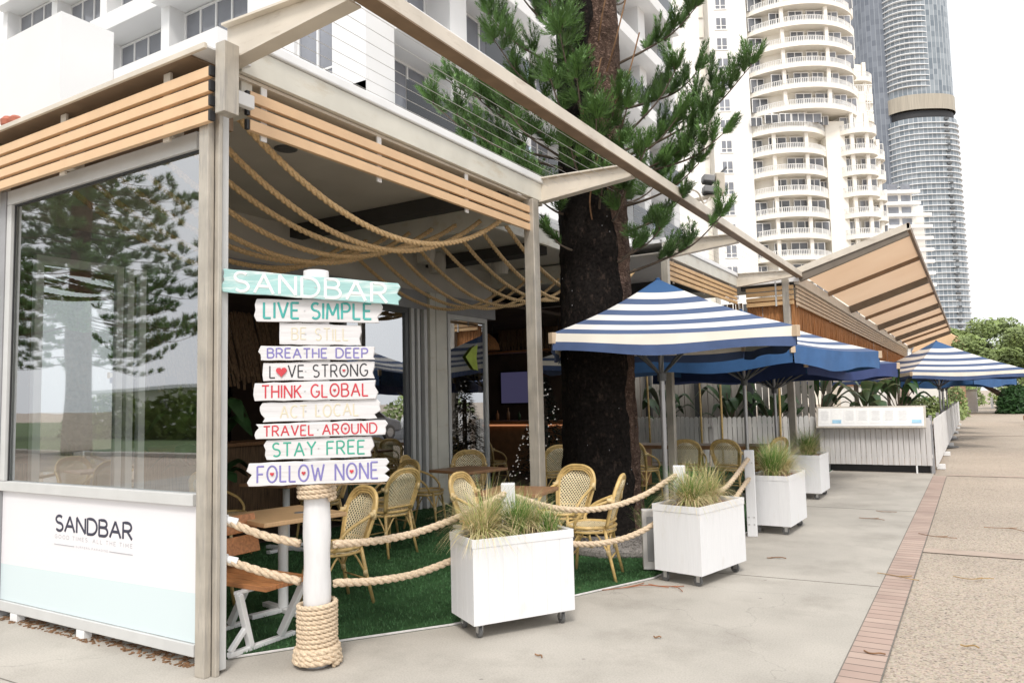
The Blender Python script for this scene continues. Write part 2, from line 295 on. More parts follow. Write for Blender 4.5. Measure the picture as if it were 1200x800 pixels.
# ------------------------------------------------------------------ mesh helpers
class MB:
    def __init__(s): s.v = []; s.f = []; s.uv = None
    def add(s, vs, fs):
        o = len(s.v); s.v += [V(a) for a in vs]; s.f += [[i+o for i in q] for q in fs]; return s
    def bx(s, x0, x1, y0, y1, z0, z1):
        return s.add([(x0,y0,z0),(x1,y0,z0),(x1,y1,z0),(x0,y1,z0),(x0,y0,z1),(x1,y0,z1),(x1,y1,z1),(x0,y1,z1)],
                     [(3,2,1,0),(4,5,6,7),(0,1,5,4),(1,2,6,5),(2,3,7,6),(3,0,4,7)])
    def ob(s, c, size, rz=0., m=None):
        m = m or Matrix.Rotation(rz, 3, 'Z'); hx, hy, hz = [a/2 for a in size]; c = V(c)
        ps = [c + m @ V((x*hx, y*hy, z*hz)) for z in (-1, 1) for x, y in ((-1,-1),(1,-1),(1,1),(-1,1))]
        return s.add(ps, [(3,2,1,0),(4,5,6,7),(0,1,5,4),(1,2,6,5),(2,3,7,6),(3,0,4,7)])
    def bar(s, a, b, wd, ht, upv=(0, 0, 1)):
        a, b = V(a), V(b); d = (b-a).normalized(); sd_ = d.cross(V(upv)).normalized(); u = sd_.cross(d)
        ps = []
        for p in (a, b):
            for x, y in ((-1,-1),(1,-1),(1,1),(-1,1)): ps.append(p + sd_*x*wd/2 + u*y*ht/2)
        return s.add(ps, [(0,1,2,3),(7,6,5,4),(0,4,5,1),(1,5,6,2),(2,6,7,3),(3,7,4,0)])
    def tube(s, pts, r, n=8, cap=True, flat=None):
        pts = [V(p) for p in pts]; k = len(pts); rs = r if isinstance(r, (list, tuple)) else [r]*k
        t0 = (pts[1]-pts[0]).normalized(); ref = V((0,0,1)) if abs(t0.z) < .9 else V((1,0,0))
        nn = (ref - t0*ref.dot(t0)).normalized(); vs = []
        for i in range(k):
            t = (pts[min(i+1, k-1)] - pts[max(i-1, 0)]).normalized()
            nn = (nn - t*nn.dot(t)); nn = nn.normalized() if nn.length > 1e-6 else t.orthogonal().normalized()
            bb = t.cross(nn)
            for j in range(n):
                a = 2*math.pi*j/n; off = (nn*math.cos(a) + bb*math.sin(a))*rs[i]
                if flat: off = off - V(flat[0])*off.dot(V(flat[0]))*(1-flat[1])
                vs.append(pts[i] + off)
        fs = [(i*n+j, i*n+(j+1) % n, (i+1)*n+(j+1) % n, (i+1)*n+j) for i in range(k-1) for j in range(n)]
        if cap: fs += [tuple(range(n))[::-1], tuple(range((k-1)*n, k*n))]
        return s.add(vs, fs)
    def prism(s, poly, org, u, v, d):
        org, u, v, d = V(org), V(u), V(v), V(d); k = len(poly)
        a = [org + u*p[0] + v*p[1] for p in poly]; b = [p + d for p in a]
        return s.add(a+b, [tuple(range(k))[::-1], tuple(range(k, 2*k))] + [(i, (i+1) % k, k+(i+1) % k, k+i) for i in range(k)])
    def lathe(s, prof, c=(0,0,0), n=20):
        vs = []; c = V(c)
        for r, z in prof:
            for j in range(n): a = 2*math.pi*j/n; vs.append(c + V((r*math.cos(a), r*math.sin(a), z)))
        k = len(prof); fs = [(i*n+j, i*n+(j+1) % n, (i+1)*n+(j+1) % n, (i+1)*n+j) for i in range(k-1) for j in range(n)]
        return s.add(vs, fs + [tuple(range(n))[::-1], tuple(range((k-1)*n, k*n))])
    def build(s, name, mt, parent=None, smooth=False, bevel=0, local=False):
        off = V((0,0,0))
        if parent is not None and not local:
            p = parent
            while p is not None: off += V(p.location); p = p.parent
        me = bpy.data.meshes.new(name); me.from_pydata([tuple(a-off) for a in s.v], [], s.f)
        if s.uv:
            l = me.uv_layers.new(name='UVMap')
            for pl in me.polygons:
                for li in pl.loop_indices: l.data[li].uv = s.uv[me.loops[li].vertex_index]
        me.materials.append(MT[mt] if isinstance(mt, str) else mt); me.update()
        if smooth: me.polygons.foreach_set('use_smooth', [True]*len(me.polygons))
        o = bpy.data.objects.new(name, me); COL.objects.link(o)
        if parent is not None: o.parent = parent
        if bevel:
            b = o.modifiers.new('bevel', 'BEVEL'); b.width = bevel; b.segments = 2; b.limit_method = 'ANGLE'
        return o

def tag(o, label, cat, group=None):
    o['label'] = label; o['category'] = cat
    if group: o['group'] = group
    return o
def thing(name, label, cat, loc=(0,0,0), rz=0, group=None):
    o = bpy.data.objects.new(name, None); COL.objects.link(o); o.location = loc; o.rotation_euler = (0, 0, rz)
    o.empty_display_size = .1
    return tag(o, label, cat, group)
def struct(o, kind='structure'): o['kind'] = kind; return o
def kids(o): return [c for c in bpy.data.objects if c.parent == o]
def dup(root, loc, rz=0, label=None, group=None, sc=None):
    ch = kids(root); gs = {c: kids(c) for c in ch}
    r = root.copy(); COL.objects.link(r); r.location = loc; r.rotation_euler = (0, 0, rz)
    if sc: r.scale = (sc, sc, sc)
    if label: r['label'] = label
    if group: r['group'] = group
    for c in ch:
        d = c.copy(); COL.objects.link(d); d.parent = r
        for g in gs[c]: e = g.copy(); COL.objects.link(e); e.parent = d
    return r

def arc(cx, cy, rx, ry, a0, a1, n=10):
    return [(cx + rx*math.cos(R(a0+(a1-a0)*i/n)), cy + ry*math.sin(R(a0+(a1-a0)*i/n))) for i in range(n+1)]
GL = {
 'A': (.72, [[(0,0),(.36,1),(.72,0)], [(.13,.36),(.59,.36)]]),
 'B': (.58, [[(0,0),(0,1),(.30,1)] + arc(.30,.77,.22,.23,90,-90)[1:] + [(0,.54)], [(.30,.54)] + arc(.32,.27,.26,.27,90,-90)[1:] + [(0,0)]]),
 'C': (.64, [arc(.36,.5,.36,.5,50,310,16)]),
 'D': (.66, [[(0,0),(0,1),(.25,1)] + arc(.25,.5,.41,.5,90,-90,12)[1:] + [(0,0)]]),
 'E': (.50, [[(.50,1),(0,1),(0,0),(.50,0)], [(0,.52),(.42,.52)]]),
 'F': (.50, [[(.50,1),(0,1),(0,0)], [(0,.52),(.42,.52)]]),
 'G': (.68, [arc(.36,.5,.36,.5,50,330,16) + [(.68,.45),(.40,.45)]]),
 'H': (.58, [[(0,0),(0,1)], [(.58,0),(.58,1)], [(0,.5),(.58,.5)]]),
 'I': (.02, [[(.01,0),(.01,1)]]),
 'K': (.56, [[(0,0),(0,1)], [(.54,1),(.02,.45)], [(.16,.58),(.56,0)]]),
 'L': (.46, [[(0,1),(0,0),(.46,0)]]),
 'M': (.78, [[(0,0),(.06,1),(.39,.25),(.72,1),(.78,0)]]),
 'N': (.62, [[(0,0),(0,1),(.62,0),(.62,1)]]),
 'O': (.74, [arc(.37,.5,.37,.5,90,450,20)]),
 'P': (.54, [[(0,0),(0,1),(.28,1)] + arc(.28,.74,.25,.26,90,-90)[1:] + [(0,.48)]]),
 'R': (.58, [[(0,0),(0,1),(.28,1)] + arc(.28,.74,.25,.26,90,-90)[1:] + [(0,.48)], [(.26,.48),(.58,0)]]),
 'S': (.54, [arc(.27,.76,.25,.24,40,270,10) + arc(.27,.26,.27,.26,90,-140,10)[1:]]),
 'T': (.60, [[(0,1),(.60,1)], [(.30,1),(.30,0)]]),
 'U': (.60, [[(0,1),(0,.32)] + arc(.30,.32,.30,.32,180,360,10)[1:] + [(.60,1)]]),
 'V': (.66, [[(0,1),(.33,0),(.66,1)]]),
 'W': (.92, [[(0,1),(.24,0),(.46,.8),(.68,0),(.92,1)]]),
 'Y': (.62, [[(0,1),(.31,.5),(.62,1)], [(.31,.5),(.31,0)]]),
 '*': (.74, []), '.': (.02, [[(0,0),(.02,.04)]]), '-': (.3, [[(0,.45),(.3,.45)]]),
}
def text_w(t, gap=.22, space=.55): return sum((GL[c][0]+gap) if c != ' ' else space for c in t) - gap
def text_mb(mb, t, org, u, v, nrm, W, H, r, gap=.22, space=.55, slope=0., jit=0., flat=.35):
    """strokes of a line of capitals fitted into W x H on the plane (u, v)"""
    org, u, v, nrm = V(org), V(u), V(v), V(nrm); k = W/text_w(t, gap, space); x = 0; pos = []
    rr = random.Random(len(t))
    for c in t:
        if c == ' ': x += space; continue
        dy = rr.uniform(-jit, jit)*H
        for st in GL[c][1]:
            pts = [org + u*((x+p[0])*k) + v*(p[1]*H + dy + slope*(x+p[0])*k) for p in st]
            closed = (pts[0]-pts[-1]).length < 1e-5
            if len(st) < 6:   # sharp corners: one tube per segment
                for a, b in zip(pts[:-1], pts[1:]): mb.tube([a, b], r, 8, True, (nrm, flat))
            else:
                dense = []
                for a, b in zip(pts[:-1], pts[1:]):
                    dense += [a, a.lerp(b, .5)]
                mb.tube(dense + [pts[-1]], r, 8, True, (nrm, flat))
        pos.append((c, org + u*((x+GL[c][0]/2)*k) + v*(.5*H + dy + slope*(x+GL[c][0]/2)*k)))
        x += GL[c][0] + gap
    return pos
def heart_mb(mb, c, u, v, nrm, s):
    pts = []
    for i in range(24):
        a = 2*math.pi*i/24
        pts.append((s/34*16*math.sin(a)**3, s/34*(13*math.cos(a)-5*math.cos(2*a)-2*math.cos(3*a)-math.cos(4*a))))
    mb.prism(pts, V(c)-V(nrm)*.002, u, v, V(nrm)*.007)

def resample(pts, step):
    pts = [V(p) for p in pts]; out = [pts[0]]; acc = 0
    for a, b in zip(pts[:-1], pts[1:]):
        L = (b-a).length; d = step-acc
        while d <= L: out.append(a.lerp(b, d/L)); d += step
        acc = L-(d-step)
    out.append(pts[-1]); return out
def rope(mb, pts, rad, pitch=None, n=6, step=None):
    pitch = pitch or rad*7; step = step or rad*.9; pts = resample(pts, step); k = len(pts)
    nn = None; fr = []
    for i in range(k):
        t = (pts[min(i+1, k-1)]-pts[max(i-1, 0)]).normalized()
        if nn is None: nn = t.orthogonal().normalized()
        nn = (nn - t*nn.dot(t)).normalized(); fr.append((nn.copy(), t.cross(nn)))
    for s_ in range(3):
        q = []
        for i in range(k):
            a = 2*math.pi*(i*step/pitch + s_/3); q.append(pts[i] + (fr[i][0]*math.cos(a) + fr[i][1]*math.sin(a))*rad*.5)
        mb.tube(q, rad*.56, n)
def sag(a, b, s, n=24):
    a, b = V(a), V(b); return [a.lerp(b, i/n) - V((0,0,1))*4*s*(i/n)*(1-i/n) for i in range(n+1)]
def spline(pts, n=8):
    pts = [V(p) for p in pts]; out = []; P = [pts[0]*2-pts[1]] + pts + [pts[-1]*2-pts[-2]]
    for i in range(1, len(P)-2):
        p0, p1, p2, p3 = P[i-1:i+3]
        for j in range(n):
            t = j/n; out.append(.5*((2*p1)+(p2-p0)*t+(2*p0-5*p1+4*p2-p3)*t*t+(3*p1-p0-3*p2+p3)*t**3))
    return out + [pts[-1]]

# ================================================================== GROUND
struct(MB().add([(-900,-500,-.012),(900,-500,-.012),(900,1600,-.012),(-900,1600,-.012)], [(0,1,2,3)]).build('ground', 'aggregate'))
b = MB(); NX = 1
b.add([(-16,-14,0),(-.765,-14,0),(-.765,16.95,0),(-16,16.95,0)], [(0,1,2,3)]); struct(b.build('concrete_path', 'concrete'))
b = MB().add([(-.757,-14,.002),(-.545,-14,.002),(-.545,16.4,.002),(-.757,16.4,.002)], [(0,1,2,3)]); struct(b.build('brick_edging', 'brick'))
MT['jointgrey'] = mat('dusty joint', (.17,.155,.135), .9, .2, 9)
# saw cut joints in the slab, dark shallow lines
b = MB()
for p, q in (((-9,2.32),(-3.9,2.42)), ((-3.9,2.42),(-.77,2.5)), ((-2.55,6.9),(-.77,7.0)), ((-2.3,11.5),(-.77,11.5))):
    b.bar((p[0],p[1],.0015), (q[0],q[1],.0015), .008, .002)
for x in (-.765,-.545): b.bx(x,x+.008,-14,16.3,-.006,.0012)
struct(b.build('slab_joint', 'jointgrey'))
# paving bays of the footpath: pinkish paver seams
b = MB()
for y in (8.7, 16.6, 31):
    b.add([(-.54,y,-.004),(6,y,-.004),(6,y+.24,-.004),(-.54,y+.24,-.004)], [(0,1,2,3)])
MT['paleband'] = mat('pale pink pavers', (.42,.335,.275), .85, .15, 3, .2, 60); struct(b.build('paver_band', 'paleband'))
# turf
edge = [(-4.16,3.27),(-3.75,3.88),(-3.3,4.51),(-2.9,5.55),(-2.52,6.46),(-2.44,7.4),(-2.36,8.95),(-2.36,10.5),(-2.5,13.5),(-2.6,16.9)]
b = MB(); poly = [(x,y,.016) for x, y in edge] + [(-12.9,16.9,.016),(-12.9,3.27,.016)]
b.add(poly, [tuple(range(len(poly)))])
k = len(poly); b.add([(x,y,.0) for x,y,_ in poly]+poly, [(i,(i+1) % k,k+(i+1) % k,k+i) for i in range(k)])
struct(b.build('turf', 'turf'))
b = MB(); b.tube([(x,y,.010) for x,y in edge], .008, 6); struct(b.build('turf_edge', 'picket2'))
def inside(x, y):
    for (x0,y0),(x1,y1) in zip(edge[:-1], edge[1:]):
        if y0 <= y <= y1: return x < x0+(x1-x0)*(y-y0)/(y1-y0) - .015
    return False
b = MB(); vs = []; fs = []
for i in range(52000):
    y = 3.3 + 7*rnd.random()**1.5; x = -7 + 4.8*rnd.random()
    if not inside(x, y): continue
    a = rnd.random()*6.28; h = .012+.016*rnd.random(); wd = .0022+.0006*y; dx, dy = math.cos(a)*wd, math.sin(a)*wd; lx, ly = rnd.uniform(-.012,.012), rnd.uniform(-.012,.012)
    o = len(vs); vs += [(x-dx,y-dy,.014),(x+dx,y+dy,.014),(x+lx,y+ly,.014+h)]; fs.append((o,o+1,o+2))
b.v = [V(q) for q in vs]; b.f = fs; o = b.build('turf_fibres', 'turf_blade'); struct(o, 'stuff')
# raised pebble bed round the pine
b = MB(); b.prism([(-4.55,7.2),(-3.28,6.98),(-2.78,7.25),(-2.78,9.0),(-4.55,9.2)], (0,0,.0), (1,0,0), (0,1,0), (0,0,.10))
o = b.build('pebble_bed', 'gravelbed', bevel=.03); struct(o, 'stuff')
b = MB()
for i in range(1500):
    x, y = rnd.uniform(-4.5,-2.82), rnd.uniform(7.05,9.05); s = rnd.uniform(.012,.03)
    if y < 7.3 and x > -3.2 and (y-7.0) < (x+3.28)*.54: continue
    b.ob((x,y,.10), (s,s*rnd.uniform(.7,1.3),s), rnd.random()*3)
o = b.build('pebbles', 'gravelbed'); struct(o, 'stuff')
# leaf litter along the panel foot
b = MB()
for i in range(260):
    x = rnd.uniform(-6.6,-4.25); y = rnd.uniform(3.06,3.2)-.02; s = rnd.uniform(.006,.018); a = rnd.random()*3
    b.ob((x,y,.004), (s*2.4,s,.005), a)
o = b.build('leaf_litter', 'twig'); struct(o, 'stuff')
# side street, verge and kerb round the corner behind the viewer
struct(MB().add([(-120,-60,.004),(-3,-60,.004),(-3,-9.6,.004),(-120,-9.6,.004)], [(0,1,2,3)]).build('verge_lawn', 'lawn'))
struct(MB().bx(-120,-3,-9.6,-9.2,-.01,.12).build('road_kerb', 'concrete'))
# road behind the footpath (towards the street on the right and behind the viewer)
struct(MB().add([(7,-60,-.004),(17,-60,-.004),(17,150,-.004),(7,150,-.004)], [(0,1,2,3)]).build('road', 'asphalt'))

# ================================================================== RESTAURANT PAVILION
pav = thing('restaurant_pavilion', 'open sided beige steel restaurant pavilion with peach slat screens and ropes under its roof', 'pavilion', (-7, 9, 0))
def P(name, mb, m, **k): return mb.build(name, m, pav, **k)
# corner post: channel section of weathered steel plus white edge strip
b = MB(); b.bx(-4.085,-3.995,2.972,3.02,0,3.72); b.bx(-3.995,-3.955,3.022,3.05,0,3.72); b.bx(-4.085,-4.06,3.02,3.14,0,3.72); b.bx(-4.06,-4.015,3.11,3.14,0,3.72)
b.bx(-3.903,-3.815,2.95,3.06,3.41,3.86)
P('corner_post', b, 'galv', bevel=.004)
P('edge_strip', MB().bx(-4.012,-3.982,3.07,3.118,.02,3.60), 'ltgrey', bevel=.003)
def shs(x, y, z0, z1, s=.10): return MB().bx(x-s/2,x+s/2,y-s/2,y+s/2,z0,z1)
P('post', shs(-4.02,7.08,0,3.78,.125), 'galv', bevel=.008)
P('post', shs(-4.02,11.3,0,3.9,.11), 'galv', bevel=.008)
P('post', shs(-3.1,15.72,0,3.9,.13), 'galv', bevel=.008)
# roof plates and edges
b = MB(); b.bx(-13,-4.03,3.24,7.4,4.005,4.06); b.bx(-13,-3.92,2.90,3.24,3.822,3.835); b.bx(-13,-4.03,3.24,3.28,3.822,4.004); b.bx(-13,-4.78,7.4,11.2,4.005,4.06); b.bx(-13,-4.03,11.2,15.6,4.005,4.06); P('roof', b, 'flash')
b = MB(); b.bx(-4.03,-3.99,3.22,7.36,3.80,3.995); b.bx(-4.25,-4.03,7.30,7.36,3.80,3.995); P('fascia', b, 'fascia', bevel=.004)
b = MB(); b.bx(-4.82,-4.77,7.3,11.2,3.66,3.9); P('fascia', b, 'fascia', bevel=.004)
b = MB(); b.bx(-4.03,-3.99,11.2,15.5,3.80,3.995); P('fascia', b, 'fascia', bevel=.004)
b = MB(); b.bx(-4.06,-3.965,3.22,7.38,4.0,4.075); b.bx(-4.06,-3.965,11.2,15.6,4.0,4.075); b.bx(-4.86,-4.745,7.38,11.2,3.905,3.985); P('gutter', b, 'flash', bevel=.01)
b = MB(); b.bx(-4.2,-4.03,3.22,7.36,3.775,3.797); P('soffit_strip', b, 'cream')
b = MB(); b.bx(-13,-4.03,3.2,7.0,3.86,3.88); b.bx(-13,-4.83,7.2,11.1,3.86,3.88); b.bx(-13,-4.03,11.3,15.6,3.86,3.88); P('ceiling', b, 'soffit')
# eave along the front window: brown soffit with stub posts
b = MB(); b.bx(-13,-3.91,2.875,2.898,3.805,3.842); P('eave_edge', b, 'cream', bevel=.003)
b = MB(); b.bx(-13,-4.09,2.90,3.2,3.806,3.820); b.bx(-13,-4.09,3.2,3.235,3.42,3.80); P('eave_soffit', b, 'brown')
for x in (-4.55,-5.75,-6.85,-8.2): P('stub_post', MB().bx(x,x+.09,3.04,3.13,3.405,3.803), 'cream', bevel=.004)
# ceiling cross beams
for y in (3.32, 7.1, 11.2): P('cross_beam', MB().bx(-13,-4.06 if y != 11.2 else -4.85,y-.045,y+.045,3.56,3.85), 'fascia', bevel=.004)
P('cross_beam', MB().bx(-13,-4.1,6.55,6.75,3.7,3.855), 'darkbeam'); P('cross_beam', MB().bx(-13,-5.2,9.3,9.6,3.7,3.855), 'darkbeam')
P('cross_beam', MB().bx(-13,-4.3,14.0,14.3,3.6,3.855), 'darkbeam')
# recessed ceiling lamp
b = MB(); b.lathe([(.085,3.845),(.10,3.85),(.10,3.862)], (-5.05,4.55,0), 20); P('downlight', b, 'dkgrey', smooth=False)
for x, y in ((-6.5,8.4),(-6.9,9.2),(-6.2,9.9)):
    P('downlight', MB().lathe([(.12,3.56),(.14,3.7),(.13,3.858)], (x,y,0), 16), 'soffit')
# slatted screens
def slat_screen(n, z0, z1, gap, frm, m, horiz='x', caps=True):
    h = (z1-z0-gap*(n-1))/n; mb = MB()
    for i in range(n):
        z = z0+i*(h+gap)
        mb.bx(frm[0], frm[1], frm[2], frm[3], z, z+h)
    return mb
P('slat_screen', slat_screen(4, 3.365, 3.717, .028, (-13,-3.935,2.93,2.965), None), 'slat', bevel=.003)
b = MB()
for i in range(4): b.bx(-3.934,-3.915,2.925,2.962,3.367+i*.095,3.367+i*.095+.063)
P('slat_end_cap', b, 'black')
for x in (-4.45,-5.7,-6.8): P('slat_bracket', MB().bx(x,x+.07,2.967,2.985,3.34,3.80), 'cream')
P('slat_screen', slat_screen(3, 3.432, 3.70, .026, (-4.035,-4.0,3.30,7.18), None), 'slat', bevel=.003)
b = MB()
for i in range(3): b.bx(-4.03,-4.005,3.275,3.299,3.435+i*.098,3.435+i*.098+.066)
P('slat_end_cap', b, 'black')
for y in (3.42,4.6,5.85,7.02): P('slat_bracket', MB().bx(-4.05,-4.037,y,y+.05,3.40,3.80), 'white')
P('slat_screen', slat_screen(4, 3.44, 3.75, .024, (-4.035,-4.0,11.35,15.45), None), 'slat2', bevel=.003)
for y in (11.7,13.3,15.0): P('slat_bracket', MB().bx(-4.05,-4.037,y,y+.05,3.42,3.80), 'cream')
b = MB(); b.ob((-3.97,3.22,3.60), (.05,.14,.09)); P('flood_sensor', b, 'white', bevel=.006)
# outriggers (tapered I sections), the long beam, cables
for y in (3.12, 7.28, 11.4, 15.45):
    z0 = 3.80
    for yy, wd in ((y, .012),):
        b = MB(); b.prism([(-4.0,z0),(-2.90,3.90),(-2.90,4.01),(-4.0,4.05)], (0,y-.006,0), (1,0,0), (0,0,1), (0,.012,0))
        b.add([(-4.0,y-.055,4.051),(-2.88,y-.055,4.011),(-2.88,y+.055,4.011),(-4.0,y+.055,4.051),(-4.0,y-.055,4.066),(-2.88,y-.055,4.026),(-2.88,y+.055,4.026),(-4.0,y+.055,4.066)], [(3,2,1,0),(4,5,6,7),(0,1,5,4),(1,2,6,5),(2,3,7,6),(3,0,4,7)])
        b.add([(-4.0,y-.055,z0-.015),(-2.90,y-.055,3.885),(-2.90,y+.055,3.885),(-4.0,y+.055,z0-.015),(-4.0,y-.055,z0-.001),(-2.90,y-.055,3.899),(-2.90,y+.055,3.899),(-4.0,y+.055,z0-.001)], [(3,2,1,0),(4,5,6,7),(0,1,5,4),(1,2,6,5),(2,3,7,6),(3,0,4,7)])
        P('outrigger', b, 'cream')
P('edge_beam', MB().bx(-2.88,-2.78,3.0,15.8,3.905,4.015), 'cream', bevel=.008)
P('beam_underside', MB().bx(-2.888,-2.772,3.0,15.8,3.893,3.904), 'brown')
b = MB()
for i in range(8):
    x = -3.9+i*.13
    for y0, y1 in ((3.13,7.27),(7.29,11.39),(11.41,15.44)): b.tube([(x,y0,3.96),(x,(y0+y1)/2,3.955),(x,y1,3.96)], .0022, 5)
P('cable', b, 'ltgrey')
# inner facade: sliding glass doors, columns, dark rooms behind
XF = -7.2
b = MB(); b.bx(XF-.1,XF+.06,3.2,11.2,3.02,3.30); P('door_header', b, 'steelgrey')
P('upper_wall', MB().bx(XF-.1,XF,3.2,11.2,3.30,3.86), 'soffit')
def door(y0, y1, m='ltgrey'):
    fr = MB(); s = .07
    fr.bx(XF-.03,XF+.03,y0,y0+s,.02,3.02); fr.bx(XF-.03,XF+.03,y1-s,y1,.02,3.02); fr.bx(XF-.03,XF+.03,y0+s,y1-s,.02,.12); fr.bx(XF-.03,XF+.03,y0+s,y1-s,2.94,3.02)
    d = P('glass_door', fr, m, bevel=.003)
    MB().add([(XF,y0+s,.12),(XF,y1-s,.12),(XF,y1-s,2.94),(XF,y0+s,2.94)],[(0,1,2,3)]).build('pane', 'doorglass', d)
    return d
door(3.55,4.38,'flash'); door(4.42,4.62,'flash'); door(7.45,8.82,'dkgrey'); door(9.82,10.98,'ltgrey')
b = MB(); b.bx(XF-.04,XF+.02,8.84,9.22,.02,3.02); P('door_jamb', b, 'dkgrey')
b = MB(); b.bx(XF-.02,XF+.06,8.86,8.93,.02,3.02); b.bx(XF-.02,XF+.06,9.0,9.06,.02,3.02); b.bx(XF-.02,XF+.09,9.13,9.20,.02,3.02); P('door_jamb', b, 'ltgrey')
b = MB(); b.bx(XF-.12,XF+.12,9.24,9.38,.016,3.30); P('column', b, 'fascia', bevel=.01)
b = MB(); b.bx(XF-.12,XF+.10,9.42,9.70,.016,3.30); P('column', b, 'fascia', bevel=.01)
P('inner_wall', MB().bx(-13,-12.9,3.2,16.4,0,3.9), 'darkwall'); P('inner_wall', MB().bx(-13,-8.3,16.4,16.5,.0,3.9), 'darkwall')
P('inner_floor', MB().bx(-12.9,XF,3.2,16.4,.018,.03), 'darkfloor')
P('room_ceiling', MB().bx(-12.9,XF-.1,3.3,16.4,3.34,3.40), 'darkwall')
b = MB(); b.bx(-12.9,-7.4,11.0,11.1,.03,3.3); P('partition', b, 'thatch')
# small flat lime patch on the door
b = MB(); b.prism([(10.3,2.34),(10.5,2.50),(10.66,2.56),(10.62,2.34),(10.66,2.12),(10.52,2.14)], (XF+.032,0,0), (0,1,0), (0,0,1), (.003,0,0)); MT['lime'] = mat('lime sticker', (.36,.46,.06), .5, .2, 8); P('patch', b, 'lime')

# thatch hood of the inner bar, seen through the open front
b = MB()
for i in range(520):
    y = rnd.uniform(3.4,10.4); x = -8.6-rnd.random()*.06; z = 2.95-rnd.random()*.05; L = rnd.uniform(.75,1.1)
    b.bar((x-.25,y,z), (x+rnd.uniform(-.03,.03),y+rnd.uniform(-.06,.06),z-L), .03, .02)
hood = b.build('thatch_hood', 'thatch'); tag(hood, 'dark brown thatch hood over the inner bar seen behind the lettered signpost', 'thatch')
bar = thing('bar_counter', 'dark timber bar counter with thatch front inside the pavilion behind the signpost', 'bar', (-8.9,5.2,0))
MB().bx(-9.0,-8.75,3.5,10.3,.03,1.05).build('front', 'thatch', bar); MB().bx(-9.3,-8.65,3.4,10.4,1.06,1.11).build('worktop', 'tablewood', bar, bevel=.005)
# the far bar room past the doors
bar2 = thing('bar_counter', 'brown bar counter with warm lit edge in the dark room left of the christmas tree', 'bar', (-9.6,15.0,0))
MB().bx(-12,-7.3,14.7,15.2,.03,1.08).build('front', 'tablewood', bar2); MB().bx(-12,-7.2,14.62,15.3,1.09,1.14).build('worktop', 'orangewood', bar2, bevel=.005)
MB().bx(-12,-7.3,14.66,14.695,1.03,1.06).build('light_strip', 'ledstrip', bar2)
sc = thing('wall_screen', 'lilac glowing screen hung in the dark bar room', 'screen', (-9.7,16.35,2.0))
MB().bx(-10.3,-9.1,16.32,16.39,1.5,2.35).build('frame', 'black', sc); MB().bx(-10.26,-9.14,16.30,16.318,1.54,2.31).build('display', 'screen', sc)
sh = thing('bar_shelf', 'orange timber shelf hung under the ceiling of the dark bar room', 'shelf', (-9.5,14.5,2.7))
MB().bx(-11.2,-7.4,14.3,14.6,2.66,2.70).build('board', 'orangewood', sh)
for x in (-11,-9.3,-7.6): MB().tube([(x,14.45,2.7),(x,14.45,3.34)], .012, 6).build('hanger', 'black', sh)
for i, (x, l) in enumerate(((-9.2,'wicker pendant lamp with glowing bulb above the lilac screen'), (-6.3,'wicker pendant lamp glowing faintly above the christmas tree'))):
    y = 14.0 if i == 0 else 14.8
    pl = thing('pendant_lamp', l, 'lamp', (x,y,2.9), group='wicker lamps in the bar room')
    MB().tube([(x,y,3.1),(x,y,3.36)], .008, 6).build('cord', 'black', pl)
    MB().lathe([(.32,2.72),(.30,2.85),(.22,2.98),(.08,3.09)], (x,y,0), 20).build('lamp_shade', 'thatch_orange', pl)
    MB().lathe([(.015,2.80),(.035,2.83),(.035,2.87),(.012,2.91)], (x,y,0), 12).build('bulb', 'bulb', pl)
for i in range(14):
    x = -11.2+i*.3; h = rnd.uniform(.2,.3)
    bo = MB().lathe([(.035,1.142),(.036,1.142+h*.6),(.012,1.142+h*.8),(.012,1.142+h)], (x,15.22,0), 10).build('bottle', ['tablewood','leaf','orangewood'][i % 3], smooth=True)
    bo.location = (0,0,0); tag(bo, 'bottle in the row standing on the dark bar counter', 'bottle', 'bottles on the bar counter')

# ================================================================== GLASS WINDBREAK
wb = thing('glass_windbreak', 'glazed windbreak on white feet with white and aqua lettered lower panel', 'windbreak', (-5.4,3.1,0))
def W(name, mb, m, **k): return mb.build(name, m, wb, **k)
for x0, x1 in ((-6.66,-4.23),(-9.2,-6.76)):
    b = MB(); b.bx(x0,x1,3.07,3.13,.06,.135); W('bottom_rail', b, 'ltgrey', bevel=.004)
    b = MB(); b.bx(x0,x1,3.055,3.145,.985,1.06); W('mid_rail', b, 'ltgrey', bevel=.004)
    b = MB(); b.bx(x0,x1,3.06,3.14,3.285,3.40); W('top_rail', b, 'ltgrey', bevel=.004)
    b = MB(); b.bx(x0,x1,3.09,3.115,.139,.983); W('panel', b, 'panel')
    b = MB(); b.add([(x0+.07,3.10,1.06),(x1-.005,3.10,1.06),(x1-.005,3.10,3.285),(x0+.07,3.10,3.285)],[(0,1,2,3)]); W('pane', b, 'glass')
    b = MB(); b.bx(x0,x0+.07,3.06,3.14,1.063,3.283); W('stile', b, 'ltgrey', bevel=.003)
    for x in (x0+1.12, x0+.2): W('foot', MB().bx(x,x+.10,3.07,3.13,0,.058), 'white', bevel=.003)
b = MB(); b.bx(-6.757,-6.663,3.05,3.15,0,3.40); W('stile', b, 'steelgrey', bevel=.004)
